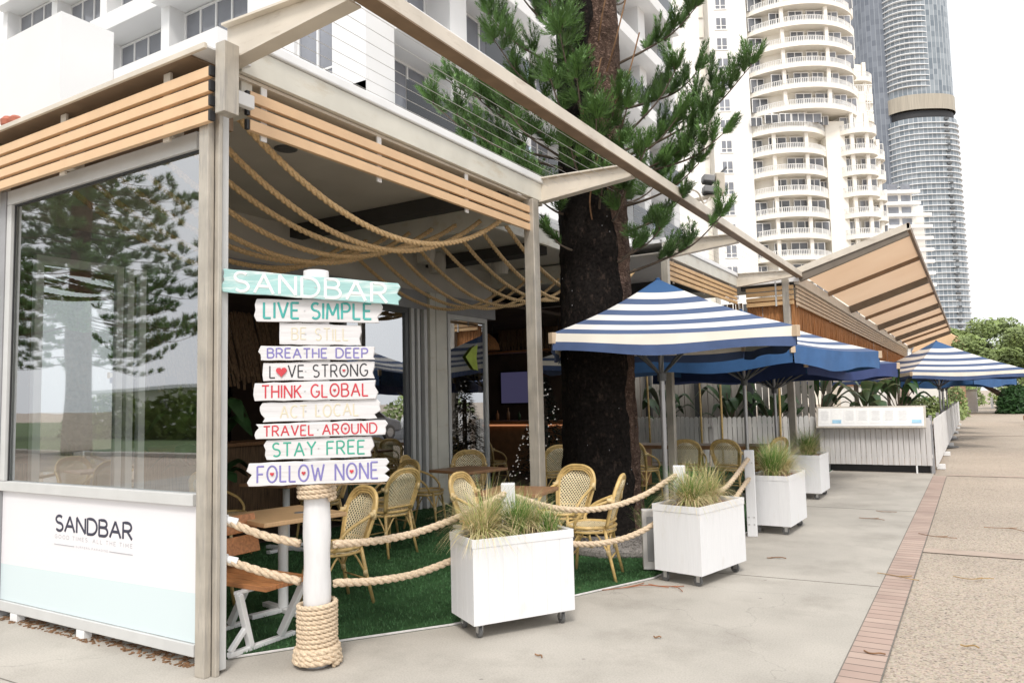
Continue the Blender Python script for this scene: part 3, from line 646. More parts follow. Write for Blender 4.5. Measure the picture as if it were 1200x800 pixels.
# black gasket lines round the pane
b = MB(); b.bx(-6.588,-6.574,3.085,3.094,1.063,3.283); b.bx(-6.57,-4.24,3.085,3.094,3.27,3.283); W('gasket', b, 'black')
b = MB(); text_mb(b, 'SANDBAR', (-5.872,3.0895,.724), (1,0,0), (0,0,1), (0,-1,0), .952, .108, .0103, gap=.16); W('lettering', b, 'ink')
b = MB(); text_mb(b, 'GOOD TIMES. ALL THE TIME', (-5.88,3.0895,.668), (1,0,0), (0,0,1), (0,-1,0), .965, .026, .0017, gap=.45, space=.6)
text_mb(b, 'SURFERS PARADISE', (-5.60,3.0895,.618), (1,0,0), (0,0,1), (0,-1,0), .40, .013, .001, gap=.4); W('lettering', b, 'inkgrey')
b = MB(); b.bx(-5.885,-5.62,3.087,3.0905,.6225,.6265); b.bx(-5.18,-4.91,3.087,3.0905,.6225,.6265); W('rule', b, 'inkgrey')

# ================================================================== OVERHEAD ROPES
pos_words = ['nearest the slat screen','second from the slat screen','third from the slat screen','fourth from the slat screen','fifth from the slat screen','sixth from the slat screen','seventh from the slat screen','deepest under the roof']
for i in range(8):
    x = -4.30-.34*i
    b = MB(); rope(b, sag((x,3.42,3.64),(x,7.0,3.62), .57+.03*math.sin(i*2.1), 40), .027)
    tag(b.build('hanging_rope', 'rope_old', smooth=True), 'thick golden rope sagging under the front roof bay, '+pos_words[i], 'rope', 'ropes swagged under the front bay')
for i in range(8):
    x = -4.45-.34*i
    b = MB(); rope(b, sag((x,7.2,3.62),(x,11.1,3.60), .62+.03*math.sin(i*1.7), 40), .025)
    tag(b.build('hanging_rope', 'rope_old', smooth=True), 'thick golden rope sagging under the roof bay beside the pine, '+pos_words[i].replace('slat screen','pine trunk'), 'rope', 'ropes swagged under the second bay')

# ================================================================== SECOND BLOCK WITH TILTED CANOPY
blk = thing('canopy_building', 'long beige building with upturned peach canopy and slatted screens beyond the umbrellas', 'building', (-6,30,0))
def B(name, mb, m, **k): return mb.build(name, m, blk, **k)
YE = 45
b = MB(); b.bx(-12,-2.92,15.9,17.3,3.86,3.95); b.bx(-12,-2.92,22.5,YE,3.86,3.95); b.bx(-12,-9.5,17.3,22.5,3.86,3.95); b.bx(-3.6,-2.92,17.3,22.5,3.86,3.95); B('roof', b, 'flash')
B('roof_edge', MB().bx(-12,-2.85,15.7,15.74,3.83,3.98), 'flash', bevel=.006)
B('front_beam', MB().bx(-4.0,-2.95,15.75,15.89,3.74,3.825), 'darkbeam')
B('slat_screen', slat_screen(4, 3.38, 3.76, .024, (-3.88,-2.95,15.66,15.69), None), 'slat2', bevel=.003)
for x in (-3.3,): B('slat_bracket', MB().bx(x,x+.03,15.64,15.659,3.36,3.86), 'ltgrey')
B('slat_screen', slat_screen(5, 3.36, 3.76, .024, (-2.93,-2.90,15.75,YE), None), 'slat3', bevel=.003)
B('edge_fascia', MB().bx(-2.95,-2.86,15.76,YE,3.78,3.985), 'cream', bevel=.006)
for i in range(8):
    y = 15.9+i*4.1; B('slat_bracket', MB().bx(-2.955,-2.935,y,y+.04,3.34,3.78), 'cream')
# canopy sheet + ribs
x0, z0, x1, z1 = -2.86, 4.02, -.89, 4.66
b = MB(); b.add([(x0,15.8,z0),(x1,15.8,z1),(x1,YE,z1),(x0,YE,z0)], [(0,1,2,3)])
cs = B('canopy_sheet', b, 'peach')
b = MB(); b.add([(x0,15.75,z0+.05),(x1+.02,15.75,z1+.05),(x1+.02,YE,z1+.05),(x0,YE,z0+.05)], [(0,1,2,3)])
MT['ribgrey'] = mat('dark brown steel rib', (.17,.14,.11), .6, .15, 4)  # the thick ribs' own dark brown
MT['sheet_top'] = mat('white roof sheet', (.7,.7,.7), .5, .05, 2)
for i in range(9):
    y = 15.78+i*(YE-15.8)/8; th = i % 2 == 0; h = .20 if th else .10
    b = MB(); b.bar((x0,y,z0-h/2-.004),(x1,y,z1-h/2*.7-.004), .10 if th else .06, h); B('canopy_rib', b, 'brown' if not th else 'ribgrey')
B('canopy_edge', MB().bx(x1-.005,x1+.05,15.7,YE,z1-.05,z1+.06), 'brown', bevel=.005)
b = MB(); b.bar((x0-.06,15.735,z0+.0),(x1+.05,15.735,z1+.005), .07, .12); B('canopy_edge', b, 'cream')
# cane fringe, back walls, posts, band of glazing
def fringe(p, q, n, zt, lo, hi):
    mb = MB(); p, q = V(p), V(q)
    for i in range(n):
        c = p.lerp(q, (i+rnd.random())/n); L = rnd.uniform(lo, hi); mb.bar((c.x,c.y,zt), (c.x+rnd.uniform(-.02,.02),c.y+rnd.uniform(-.02,.02),zt-L), .04, .02, (1,0,0.1))
    return mb
B('cane_fringe', fringe((-3.9,15.8,0),(-2.97,15.8,0), 60, 3.5, .55, .75), 'thatch_orange')
B('cane_fringe', fringe((-3.0,15.9,0),(-3.0,YE,0), 760, 3.5, .55, .85), 'thatch_orange')
B('cane_fringe', fringe((-10,15.85,0),(-4,15.85,0), 240, 3.5, .5, .8), 'thatch')
for y in (20,25,30,35,40,44.8): B('post', shs(-3.05,y,0,3.8,.12), 'galv')
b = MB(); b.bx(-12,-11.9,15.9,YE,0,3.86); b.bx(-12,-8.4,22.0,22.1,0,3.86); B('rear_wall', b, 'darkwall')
b = MB()
for i in range(34):
    x = -8.3+i*.15; b.bx(x,x+.13,18.9+.02*(i % 2),18.93+.02*(i % 2),.02,2.6)
B('board_wall', b, 'corr')
B('ceiling', MB().bx(-11.9,-3.02,22.6,YE,3.80,3.84), 'soffit')
for x in (-7.2,-5.9,-4.6): B('post', shs(x,18.6,0,3.8,.14), 'dkgrey')

# ================================================================== LETTERED SIGNPOST
sp = V((-3.59,3.47,0)); sn = V((.519,-.854,0)).normalized(); sr = V((.854,.519,0)).normalized(); UZ = V((0,0,1))
sg = thing('signpost', 'white timber signpost with ten lettered boards and rope wrapped foot', 'signpost', sp)
b = MB(); prof = []
for i in range(26):
    z = 2.46*i/25; prof.append((.083+.004*math.sin(i*1.7), z))
b.lathe(prof, sp + sr*.012, 22); o = b.build('post', 'rough_white', sg, smooth=True)
o.data.polygons[-1].use_smooth = False
def coil(z0, z1, r0, r, turns, jit=0):
    pts = []; n = int(turns*40)
    for i in range(n+1):
        a = 2*math.pi*i/40; t = i/n; rr = r0(t) if callable(r0) else r0
        pts.append(sp + sr*.012 + V((math.cos(a)*rr, math.sin(a)*rr, z0+(z1-z0)*t)))
    mb = MB(); rope(mb, pts, r, r*6, 6, r*1.1); return mb
coil(.024,.112, lambda t: .134-.012*t, .0235, 3.2, 0).build('rope_wrap', 'rope', sg, smooth=True)
coil(.088,.385, .113, .0165, 10.5).build('rope_wrap', 'rope', sg, smooth=True)
coil(1.015,1.10, .108, .0165, 3).build('rope_wrap', 'rope', sg, smooth=True)
# boards: (name words, left end top/bottom, right end top/bottom in the board plane)
BD = [
 ('SANDBAR', (-.54,2.463,2.317), (.577,2.344,2.209), 'sign_teal', 'p_white', .0105, .84, 'aqua'),
 ('LIVE SIMPLE', (-.345,2.274,2.132), (.447,2.242,2.105), 'sign_white', 'p_teal', .0085, .70, None),
 ('BE STILL', (-.206,2.126,1.986), (.328,2.091,1.968), 'sign_white', 'p_yellow', .0045, .55, None),
 ('BREATHE DEEP', (-.318,1.978,1.887), (.418,1.955,1.875), 'sign_white', 'p_purple', .0058, .68, None),
 ('LOVE STRONG', (-.307,1.871,1.757), (.412,1.865,1.758), 'sign_white', 'p_black', .0052, .68, None),
 ('THINK GLOBAL', (-.355,1.745,1.634), (.421,1.748,1.631), 'sign_white', 'p_red', .006, .68, None),
 ('ACT LOCAL', (-.312,1.622,1.501), (.425,1.631,1.510), 'sign_white', 'p_yellow', .0055, .60, None),
 ('TRAVEL AROUND', (-.348,1.491,1.399), (.477,1.498,1.409), 'sign_white', 'p_red', .0055, .68, None),
 ('STAY FREE', (-.285,1.39,1.269), (.386,1.40,1.275), 'sign_white', 'p_green', .0062, .66, None),
 ('FOLLOW NONE', (-.39,1.251,1.11), (.485,1.262,1.121), 'sign_white', 'p_purple', .0068, .70, None)]
for i, (txt, (ul, tl, bl), (ur, tr_, br), bm, im, r, hf, _) in enumerate(BD):
    d = .10 + (.016 if i % 2 else 0) + (.06 if i == 0 else 0)
    r2 = random.Random(i*13+5); poly = []
    n = r2.choice([3,4,4,5,6])                              # jagged sawn ends, wavy long edges
    for j in range(n+1):
        t = j/n; poly.append((ul + (r2.uniform(-.010,.034)*(1 if j % 2 else .5) if 0 < j < n else .012), bl+(tl-bl)*t))
    for j in range(1, 12):
        t = j/12; poly.append((ul+(ur-ul)*t, tl+(tr_-tl)*t + r2.uniform(-.0025,.0025)))
    for j in range(n+1):
        t = 1-j/n; poly.append((ur + (r2.uniform(-.03,.012) if 0 < j < n else -.012), br+(tr_-br)*t))
    for j in range(1, 12):
        t = 1-j/12; poly.append((ul+(ur-ul)*t, bl+(br-bl)*t + r2.uniform(-.0025,.0025)))
    poly = poly[::-1]
    mb = MB(); mb.prism(poly, sp + sn*d, sr, UZ, -sn*.024)
    bo = mb.build('board', bm, sg, bevel=.003); bo['label'] = ('aqua' if i == 0 else 'white') + ' board reading ' + txt if txt not in ('BE STILL',) else 'white board with faded pale yellow lettering'
    H = (tl-bl+tr_-br)/2*hf; Wd = (ur-ul)*(.85 if i not in (2, 6) else .66); xs = ul + ((ur-ul)-Wd)*(.5)
    sl = ((tr_+br)-(tl+bl))/2/(ur-ul); zs = (tl+bl)/2 + sl*(xs-ul) - H/2
    mb = MB(); ps = text_mb(mb, txt.replace('LOVE','L*VE'), sp + sn*(d+.0008) + sr*xs + UZ*zs, sr, UZ, sn , Wd, H, r*.86, gap=.24, space=.62, slope=sl, jit=.03)
    mb.build('lettering', im, bo)
    hb = MB()
    for q, (c, p) in enumerate(ps):
        if (txt == 'FOLLOW NONE' and c == 'O') or (txt == 'THINK GLOBAL' and c == 'O') or (txt == 'TRAVEL AROUND' and c == 'O') or (txt == 'LOVE STRONG' and c in 'O*'):
            big = c == '*'
            heart_mb(hb, p + (sn*.004 if big else V((0,0,0))), sr, UZ, sn, H*.95 if big else H*.27)
    if hb.v: hb.build('heart', 'p_red', bo)
    # board screws
    mb = MB()
    for s_ in (-.03, .05):
        mb.ob(sp + sn*(d+.001) + sr*s_ + UZ*((tl+bl)/2 + sl*(s_-ul)), (.008,.004,.008), math.atan2(sr.y, sr.x))
    mb.build('screw', 'chrome', bo)
# thin bare wood side showing under the lowest board
b = MB(); b.ob(sp + sn*.085 + sr*.25 + UZ*1.108, (.42,.02,.006), math.atan2(sr.y, sr.x)); b.build('batten', 'raw_wood', sg)

# ================================================================== WHITE BOLLARD POSTS AND BARRIER ROPES
def bollard(x, y, h, rz, label):
    t = thing('bollard_post', label, 'post', (x,y,0), rz, 'white timber rope posts')
    MB().bx(-.055,.055,-.045,.045,0,h).build('post', 'whitepl', t, local=True, bevel=.008)
    mb = MB()
    for sx in (-.028,.028):
        for z in (.14,.22,h-.14): mb.lathe([(.012,0),(.012,.006),(.004,.009)], (0,0,0), 10) if 0 else mb.ob((sx,-.048,z), (.016,.008,.016))
    mb.build('bolt', 'chrome', t, local=True, bevel=.002); return t
bollard(-3.2,5.15,.95, R(30), 'white rope post standing behind the nearest planter, top above its grass')
bollard(-2.36,6.78,.97, R(20), 'white rope post standing behind the second planter')
bollard(-2.25,8.87,.97, R(12), 'white rope post with exposed foot beside the third planter')
def brope(pts, label, r=.0265):
    mb = MB(); rope(mb, spline(pts, 10), r)
    o = mb.build('barrier_rope', 'rope', None, smooth=True); tag(o, label, 'rope', 'rope barrier along the turf edge'); return o
f_ = sp + sn*.0
hk = V((-4.03,3.13,0))
pA = V((-3.2,5.15,0)); pB = V((-2.36,6.78,0)); pC = V((-2.25,8.87,0))
lf = sp - sr*.10 - sn*.02; rg = sp + sr*.115 - sn*.02
brope([hk+UZ*.905, hk.lerp(lf,.5)+UZ*.80, lf+UZ*.735], 'upper rope running from the steel corner post to the signpost')
brope([hk+UZ*.665, hk.lerp(lf,.5)+UZ*.575, lf+UZ*.50], 'lower rope running from the steel corner post to the signpost')
brope([rg+UZ*.725, rg.lerp(pA,.22)+UZ*.695, rg.lerp(pA,.45)+UZ*.705, rg.lerp(pA,.72)+UZ*.77, pA+UZ*.88], 'upper rope from the signpost to the post behind the nearest planter')
brope([rg+UZ*.485, rg.lerp(pA,.22)+UZ*.435, rg.lerp(pA,.45)+UZ*.425, rg.lerp(pA,.72)+UZ*.48, pA+UZ*.58], 'lower rope from the signpost to the post behind the nearest planter')
brope([pA+UZ*.86, pA.lerp(pB,.25)+UZ*.71, pA.lerp(pB,.5)+UZ*.665, pA.lerp(pB,.75)+UZ*.73, pB+UZ*.90], 'upper rope sagging in front of the pine between nearest and second planter')
brope([pA+UZ*.62, pA.lerp(pB,.25)+UZ*.44, pA.lerp(pB,.5)+UZ*.375, pA.lerp(pB,.75)+UZ*.43, pB+UZ*.62], 'lower rope sagging in front of the pine between nearest and second planter')
brope([pB+UZ*.90, pB.lerp(pC,.5)+UZ*.62, pC+UZ*.88], 'upper rope sagging behind the second planter to the post with exposed foot')
brope([pB+UZ*.62, pB.lerp(pC,.5)+UZ*.40, pC+UZ*.66], 'lower rope sagging behind the second planter to the post with exposed foot')
for z, l in ((.905,'upper white rope fitting fixed on the steel corner post'), (.665,'lower white rope fitting fixed on the steel corner post')):
    mb = MB(); a = hk+UZ*z; d = (lf-hk).normalized(); mb.tube([a+V((0,0,.004)), a+d*.085-UZ*.02], .025, 12); mb.ob(a+V((-.005,.0,0)), (.05,.05,.06))
    tag(mb.build('rope_fitting', 'white', None, bevel=.003), l, 'fitting', 'rope fittings on the corner post')

# ================================================================== PLANTERS
def grass(name, label, loc, n, h, spread, mix, seed, group='ornamental grasses in planters'):
    r = random.Random(seed); root = thing(name, label, 'grass plant', loc, 0, group)
    for key, pn, share in (('blade_g','green_blades',mix[0]), ('blade_y','straw_blades',mix[1]), ('blade_m','olive_blades',mix[2])):
        k = int(n*share)
        if not k: continue
        vs = []; fs = []
        for i in range(k):
            a = r.random()*6.283; lean = spread*(r.random()**.7); L = h*r.uniform(.55,1.1)
            if key == 'blade_g': lean *= .55
            bx, by = r.gauss(0,.028), r.gauss(0,.026); dx, dy = math.cos(a), math.sin(a); px, py = -dy, dx
            tw = r.uniform(-.6,.6); wd = r.uniform(.0018,.0042); o = len(vs); S = 6; x = y = z = 0; ang = .15+lean*.35
            for s in range(S+1):
                t = s/S; w_ = wd*(1-t*.92)
                vs.append((bx+dx*x+px*w_+dx*w_*tw, by+dy*x+py*w_+dy*w_*tw, z)); vs.append((bx+dx*x-px*w_-dx*w_*tw, by+dy*x-py*w_-dy*w_*tw, z))
                ang += lean*1.5/S*(1+t*.8); st = L/S; x += math.sin(min(ang,2.4))*st; z += math.cos(min(ang,2.4))*st
            for s in range(S): fs.append((o+2*s,o+2*s+1,o+2*s+3,o+2*s+2))
        mb = MB(); mb.v = [V(q) for q in vs]; mb.f = fs; mb.build(pn, key, root, local=True)
    return root
def planter(loc, rz, lx, ly, label):
    t = thing('planter', label, 'planter', loc, rz, 'white planter boxes on casters')
    th = .022; z0, z1 = .10, .665; mb = MB()
    nl_ = 7; wl_ = lx/nl_; nw_ = 4; ww_ = (ly-2*th)/nw_
    for i in range(nl_):
        for y_ in (0,ly-th): mb.bx(i*wl_+.0002,(i+1)*wl_-.0002,y_,y_+th,z0,z1)
    for i in range(nw_):
        for x_ in (.0005,lx-th): mb.bx(x_,x_+th-.0005,th+i*ww_+.0002,th+(i+1)*ww_-.0002,z0,z1-.0005)
    mb.bx(th,lx-th,th,ly-th,z0+.031,z1-.08); mb.bx(th,lx-th,th,ly-th,z0+.01,z0+.03)
    mb.build('box', 'whitepl', t, local=True, bevel=.0012)
    mb = MB(); e = .004
    mb.bx(-e,lx+e,-e,-.0005,z1-.055,z1+.004); mb.bx(-e,lx+e,ly+.0005,ly+e,z1-.055,z1+.004); mb.bx(-e,-.0005,0,ly,z1-.055,z1+.004); mb.bx(lx+.0005,lx+e,0,ly,z1-.055,z1+.004)
    mb.build('rim', 'whitepl', t, local=True, bevel=.002)
    mb = MB(); nx, ny = 14, 8; vs = []
    for i in range(nx+1):
        for j in range(ny+1): vs.append((th+(lx-2*th)*i/nx, th+(ly-2*th)*j/ny, z1-.045+.03*noise.noise((i*.5,j*.5,lx*9))))
    mb.add(vs, [(i*(ny+1)+j,(i+1)*(ny+1)+j,(i+1)*(ny+1)+j+1,i*(ny+1)+j+1) for i in range(nx) for j in range(ny)])
    r = random.Random(int(lx*1000)+int(loc[1]*10))
    for i in range(260): 
        s = r.uniform(.008,.02); mb.ob((r.uniform(.03,lx-.03),r.uniform(.03,ly-.03),z1-.035), (s,s*.8,s*.8), r.random()*3)
    mb.build('mulch', 'soil', t, local=True)
    for x, y in ((.07,.07),(lx-.07,.07),(lx-.07,ly-.07),(.07,ly-.07)):
        c = MB(); c.bx(x-.025,x+.025,y-.03,y+.03,.085,.094); c.bx(x-.02,x-.015,y-.016,y+.016,.035,.085); c.bx(x+.015,x+.02,y-.016,y+.016,.035,.085)
        cs = c.build('caster', 'chrome', t, local=True)
        c = MB(); c.tube([(x-.0135,y+.008,.040),(x-.009,y+.008,.040),(x+.009,y+.008,.040),(x+.0135,y+.008,.040)], [.034,.040,.040,.034], 16); c.build('wheel', 'rubber', cs, local=True)
    return t
a1 = math.atan2(.66,.41); u1 = V((math.cos(a1),math.sin(a1),0)); w1 = V((-math.sin(a1),math.cos(a1),0)); P1 = V((-2.95,4.28,0))
planter(P1, a1, .79, .40, 'nearest white planter on casters with tan and green grass at the turf edge')
a2 = R(78); P2 = V((-2.03,6.3,0)); planter(P2, a2, .80, .46, 'second white planter from the signpost, standing between rope posts')
a3 = R(88); P3 = V((-1.86,9.04,0)); planter(P3, a3, .80, .46, 'third white planter right beside the post with exposed foot')
a4 = R(90); P4 = V((-2.05,12.2,0)); planter(P4, a4, .80, .46, 'farthest white planter nearest the picket fence with the menu board')
def at(Pn, a, x, y, z=.63): return (Pn.x+math.cos(a)*x-math.sin(a)*y, Pn.y+math.sin(a)*x+math.cos(a)*y, z)
grass('grass_clump', 'straw coloured drooping grass at the left end of the nearest planter', at(P1,a1,.15,.19), 620, .41, 1.35, (.05,.65,.30), 1)
grass('grass_clump', 'pale wispy grass at the rear of the nearest planter', at(P1,a1,.24,.30), 420, .47, .85, (.05,.70,.25), 5)
grass('grass_clump', 'green upright grass tuft in the middle of the nearest planter', at(P1,a1,.43,.20), 560, .36, 1.0, (.62,.12,.26), 2)
grass('grass_clump', 'small bright green tuft at the right end of the nearest planter', at(P1,a1,.67,.13), 230, .26, 1.0, (.6,.2,.2), 3)
grass('grass_clump', 'dry straw grass at the right rear of the nearest planter', at(P1,a1,.58,.28), 420, .36, 1.15, (.05,.70,.25), 4)
grass('grass_clump', 'bushy green and straw grass filling the near end of the second planter', at(P2,a2,.22,.22), 900, .43, 1.2, (.30,.46,.24), 6)
grass('grass_clump', 'dry straw grass at the far end of the second planter', at(P2,a2,.58,.24), 600, .43, 1.2, (.10,.62,.28), 7)
grass('grass_clump', 'green leaning grass at the near end of the third planter', at(P3,a3,.18,.24), 800, .50, 1.05, (.62,.18,.20), 8)
grass('grass_clump', 'golden straw grass at the far end of the third planter', at(P3,a3,.56,.22), 800, .52, 1.15, (.12,.62,.26), 9)
grass('grass_clump', 'olive grass filling the farthest planter', at(P4,a4,.25,.23), 760, .48, 1.05, (.45,.25,.30), 10)
grass('grass_clump', 'straw tipped grass at the far end of the farthest planter', at(P4,a4,.60,.23), 560, .46, 1.05, (.3,.4,.3), 11)
grass('grass_clump', 'dark strappy plant low at the pine foot behind the second planter', (-2.95,7.55,.09), 160, .42, .8, (.8,.0,.2), 12, 'low plants at the pine foot')
# white frame box behind the second planter
t = thing('service_box', 'pale white frame box standing behind the second planter by the pine', 'box', (-2.62,6.66,0))
mb = MB(); mb.ob((-2.60,6.72,.30), (.22,.10,.54), R(25)); mb.build('case', 'picket2', t, bevel=.01)
mb = MB(); mb.ob((-2.581,6.672,.31), (.13,.012,.40), R(25)); mb.build('grille', 'steelgrey', t, bevel=.004)

# ================================================================== CHAIRS AND TABLES
def make_chair():
    t = thing('rattan_chair', 'x', 'chair', (0,0,0), 0, 'rattan bistro armchairs')
    # seat: woven disc with a cane ring
    n = 28; ring = [(.225*math.cos(2*math.pi*i/n)*(1.02 if math.sin(2*math.pi*i/n) > 0 else .95), .215*math.sin(2*math.pi*i/n), .455) for i in range(n)]
    mb = MB(); mb.add([(x,y,z) for x,y,z in ring] + [(x*.6,y*.6,.449) for x,y,z in ring] + [(0,0,.447)],
        [(i,(i+1) % n,n+(i+1) % n,n+i) for i in range(n)] + [(n+i,n+(i+1) % n,2*n) for i in range(n)])
    mb.build('seat', 'weave_seat', t, local=True, smooth=True)
    mb = MB(); mb.tube(ring+[ring[0],ring[1]], .0155, 8, False); mb.tube([(x*.985,y*.985,.415) for x,y,z in ring+[ring[0],ring[1]]], .012, 8, False)
    # woven apron between the two rings
    mb.build('seat_ring', 'rattan', t, local=True, smooth=True)
    mb = MB(); mb.add([(x*.99,y*.99,.45) for x,y,z in ring]+[(x*.985,y*.985,.418) for x,y,z in ring], [(i,(i+1) % n,n+(i+1) % n,n+i) for i in range(n)])
    mb.build('apron', 'weave_back', t, local=True, smooth=True)
    def hoop(w, top, dy): return [(-w*.80,-.165+dy,.46),(-w*.93,-.205+dy,.60),(-w,-.245+dy,.74),(-w*.80,-.278+dy,top-.055),(-w*.42,-.290+dy,top-.008),(0,-.294+dy,top),
                                  (w*.42,-.290+dy,top-.008),(w*.80,-.278+dy,top-.055),(w,-.245+dy,.74),(w*.93,-.205+dy,.60),(w*.80,-.165+dy,.46)]
    mb = MB(); oh = spline(hoop(.232,.895,0), 5); ih = spline(hoop(.195,.855,.006), 5)
    mb.tube(oh, .0165, 9); mb.tube(ih, .010, 8)
    mid = [(V(a)+V(c))/2 for a, c in zip(oh, ih)]; mb.tube(mid, .0125, 7)
    mb.build('back_hoop', 'rattan', t, local=True, smooth=True)
    # woven panel filling the inner hoop
    k = len(ih); h = k//2; vs = []; fs = []
    for i in range(h+1):
        a, c = ih[i], ih[k-1-i]
        for j in range(7): p = a.lerp(c, j/6); p = p + V((0,-.028*math.sin(math.pi*j/6),0)); vs.append(p)
    for i in range(h):
        for j in range(6): fs.append((i*7+j,i*7+j+1,(i+1)*7+j+1,(i+1)*7+j))
    mb = MB(); mb.add(vs, fs); mb.build('back_panel', 'weave_back', t, local=True, smooth=True)
    mb = MB(); mb.tube(spline([(-.17,-.185,.50),(0,-.215,.505),(.17,-.185,.50)],5), .011, 7); mb.build('back_rail', 'rattan', t, local=True, smooth=True)
    for s in (-1, 1):
        mb = MB(); mb.tube(spline([(s*.222,-.235,.70),(s*.245,-.12,.665),(s*.252,.02,.60),(s*.238,.10,.51),(s*.205,.11,.44)],6), .0145, 8); mb.build('arm', 'rattan', t, local=True, smooth=True)
        mb = MB(); mb.tube([(s*.225,-.232,.70),(s*.247,-.185,.70)], .022, 8); mb.tube([(s*.226,-.236,.735),(s*.231,-.228,.66)], .022, 8); mb.build('binding', 'rattan_wrap', t, local=True, smooth=True)
    for sx, sy in ((-1,1),(1,1),(1,-1),(-1,-1)):
        mb = MB(); mb.tube([(sx*.165,sy*.145,.45),(sx*.185,sy*(.175 if sy > 0 else .185),.22),(sx*.205,sy*(.20 if sy > 0 else .235),.0)], [.0155,.0155,.014], 9); mb.build('leg', 'rattan', t, local=True, smooth=True)
    for (a, c) in (((-1,1),(1,1)),((1,1),(1,-1)),((1,-1),(-1,-1)),((-1,-1),(-1,1))):
        mb = MB(); pa = V((a[0]*.183,a[1]*.175,.24)); pc = V((c[0]*.183,c[1]*.175,.24)); m_ = (pa+pc)/2; m_.z = .43; m_ = V((m_.x*1.1,m_.y*1.1,.43))
        mb.tube(spline([pa, pa.lerp(m_,.55)+UZ*.05, m_, pc.lerp(m_,.55)+UZ*.05, pc],5), .0085, 7)
        mb.build('brace', 'rattan', t, local=True, smooth=True)
    mb = MB(); mb.tube([(-.185,-.19,.19),(.185,-.19,.19)], .008, 6); mb.tube([(-.185,.18,.19),(.185,.18,.19)], .008, 6); mb.build('stretcher', 'rattan', t, local=True, smooth=True)
    mb = MB()
    for sx, sy in ((-1,1),(1,1),(1,-1),(-1,-1)): mb.tube([(sx*.181,sy*.172,.265),(sx*.184,sy*.178,.22)], .0195, 8)
    mb.build('binding', 'rattan_wrap', t, local=True, smooth=True)
    return t
chair0 = make_chair(); first = [True]
def chair(x, y, face, label):
    """face: direction the sitter looks, as a vector"""
    rz = math.atan2(face[1], face[0]) - math.pi/2
    if first[0]:
        first[0] = False; chair0.location = (x,y,.016); chair0.rotation_euler = (0,0,rz); chair0['label'] = label; return chair0
    return dup(chair0, (x,y,.016), rz, label)
RGT = (.854,.519); LFT = (-.854,-.519)
chair(-5.27,3.86, (.9,.45), 'rattan armchair half hidden by the steel corner post at the tan table')
chair(-4.47,4.53, (-.30,-.95), 'rattan armchair seen just right of the signpost shaft, tucked to the tan table')
chair(-5.42,6.28, (-1,.12), 'rattan armchair with its back to the viewer standing alone on the turf')
chair(-5.95,6.95, (-.3,-1), 'rattan armchair whose arched back shows just behind the lone turf chair')
chair(-6.12,7.85, (.85,.3), 'rattan armchair left of the brown square table by the pale columns')
chair(-6.0,8.62, (.5,-.85), 'rattan armchair behind the brown square table by the pale columns')
chair(-4.03,6.08, (.95,.1), 'rattan armchair behind the straw grass left end of the nearest planter')
chair(-3.62,6.86, (-.15,-1), 'rattan armchair with its back against the pine, behind the planter table')
chair(-3.02,6.28, (-.95,-.25), 'rattan armchair right of the nearest planter with its legs in full view')
chair(-6.88,5.35, (.9,.4), 'rattan armchair left of the shaded table behind the signpost')
chair(-6.75,6.62, (.2,-1), 'rattan armchair at the rear of the shaded table behind the signpost')
chair(-4.0,12.05, (-.1,1), 'rattan armchair left of the middle umbrella pole at the long table')
chair(-3.36,12.12, (.05,1), 'rattan armchair right of the middle umbrella pole at the long table')
chair(-2.95,12.7, (-.9,.4), 'rattan armchair at the right end of the long table')
chair(-4.62,11.6, (.3,1), 'rattan armchair showing just right of the pine trunk')
chair(-5.25,12.3, (.9,.5), 'rattan armchair at the left end of the long table behind the pine')
chair(-5.6,10.3, (-.8,.6), 'rattan armchair between the slim post and the pine trunk')
chair(-7.75,12.0, (.3,1), 'rattan armchair just inside the dark bar room doorway')
chair(-4.35,10.05, (.2,1), 'rattan armchair in the shade right behind the pine trunk')

def table(loc, rz, s, top, label, h=.75, leg='white', cap=False):
    t = thing('cafe_table', label, 'table', (loc[0],loc[1],.016), rz, 'square cafe tables')
    mb = MB(); mb.bx(-s/2,s/2,-s/2,s/2,h-.034,h); mb.build('tabletop', top, t, local=True, bevel=.006)
    mb = MB(); mb.lathe([(.038,.04),(.038,h-.036)], (0,0,0), 18); mb.build('column', leg, t, local=True)
    mb = MB(); mb.bar((-.27,0,.02),(.27,0,.02),.06,.035); mb.bar((0,-.27,.0205),(0,.27,.0205),.06,.034); mb.build('foot', leg, t, local=True, bevel=.004)
    if cap:
        mb = MB(); mb.lathe([(.045,h+.001),(.045,h+.004),(.03,h+.005)], (.08,.10,0), 20); mb.build('cable_cap', 'alu', t, local=True)
    return t
table((-4.66,4.17), R(-12), .70, 'tabletan', 'tan square table with grey centre cap beside the signpost', cap=True)
table((-5.45,7.85), R(-10), .70, 'tablewood', 'brown square table in front of the pale columns')
table((-3.72,6.15), R(10), .62, 'tablewood', 'brown square table hidden behind the nearest planter grass')
table((-6.6,5.95), R(5), .70, 'tablewood', 'shaded brown table behind the signpost boards')
table((-5.0,10.4), R(12), .62, 'tablewood', 'small table between the slim post and the pine trunk')
lt = thing('long_table', 'long brown timber table in the shade below the umbrellas', 'table', (-4.15,13.0,.016))
MB().bx(-5.35,-2.95,12.65,13.35,.70,.765).build('tabletop', 'tablewood', lt, bevel=.006)
for x in (-5.2,-3.15): MB().bx(x,x+.07,12.75,13.25,.02,.70).build('leg', 'orangewood', lt, bevel=.004)
tb = thing('timber_bench', 'oiled orange timber bench on splayed white frames beside the corner post', 'bench', (-4.3,3.55,.016))
mb = MB()
for i in range(4): mb.ob((-4.36,3.42+.098*i,.435), (.86,.09,.032), 0)
mb.build('seat', 'orangewood', tb, bevel=.004)
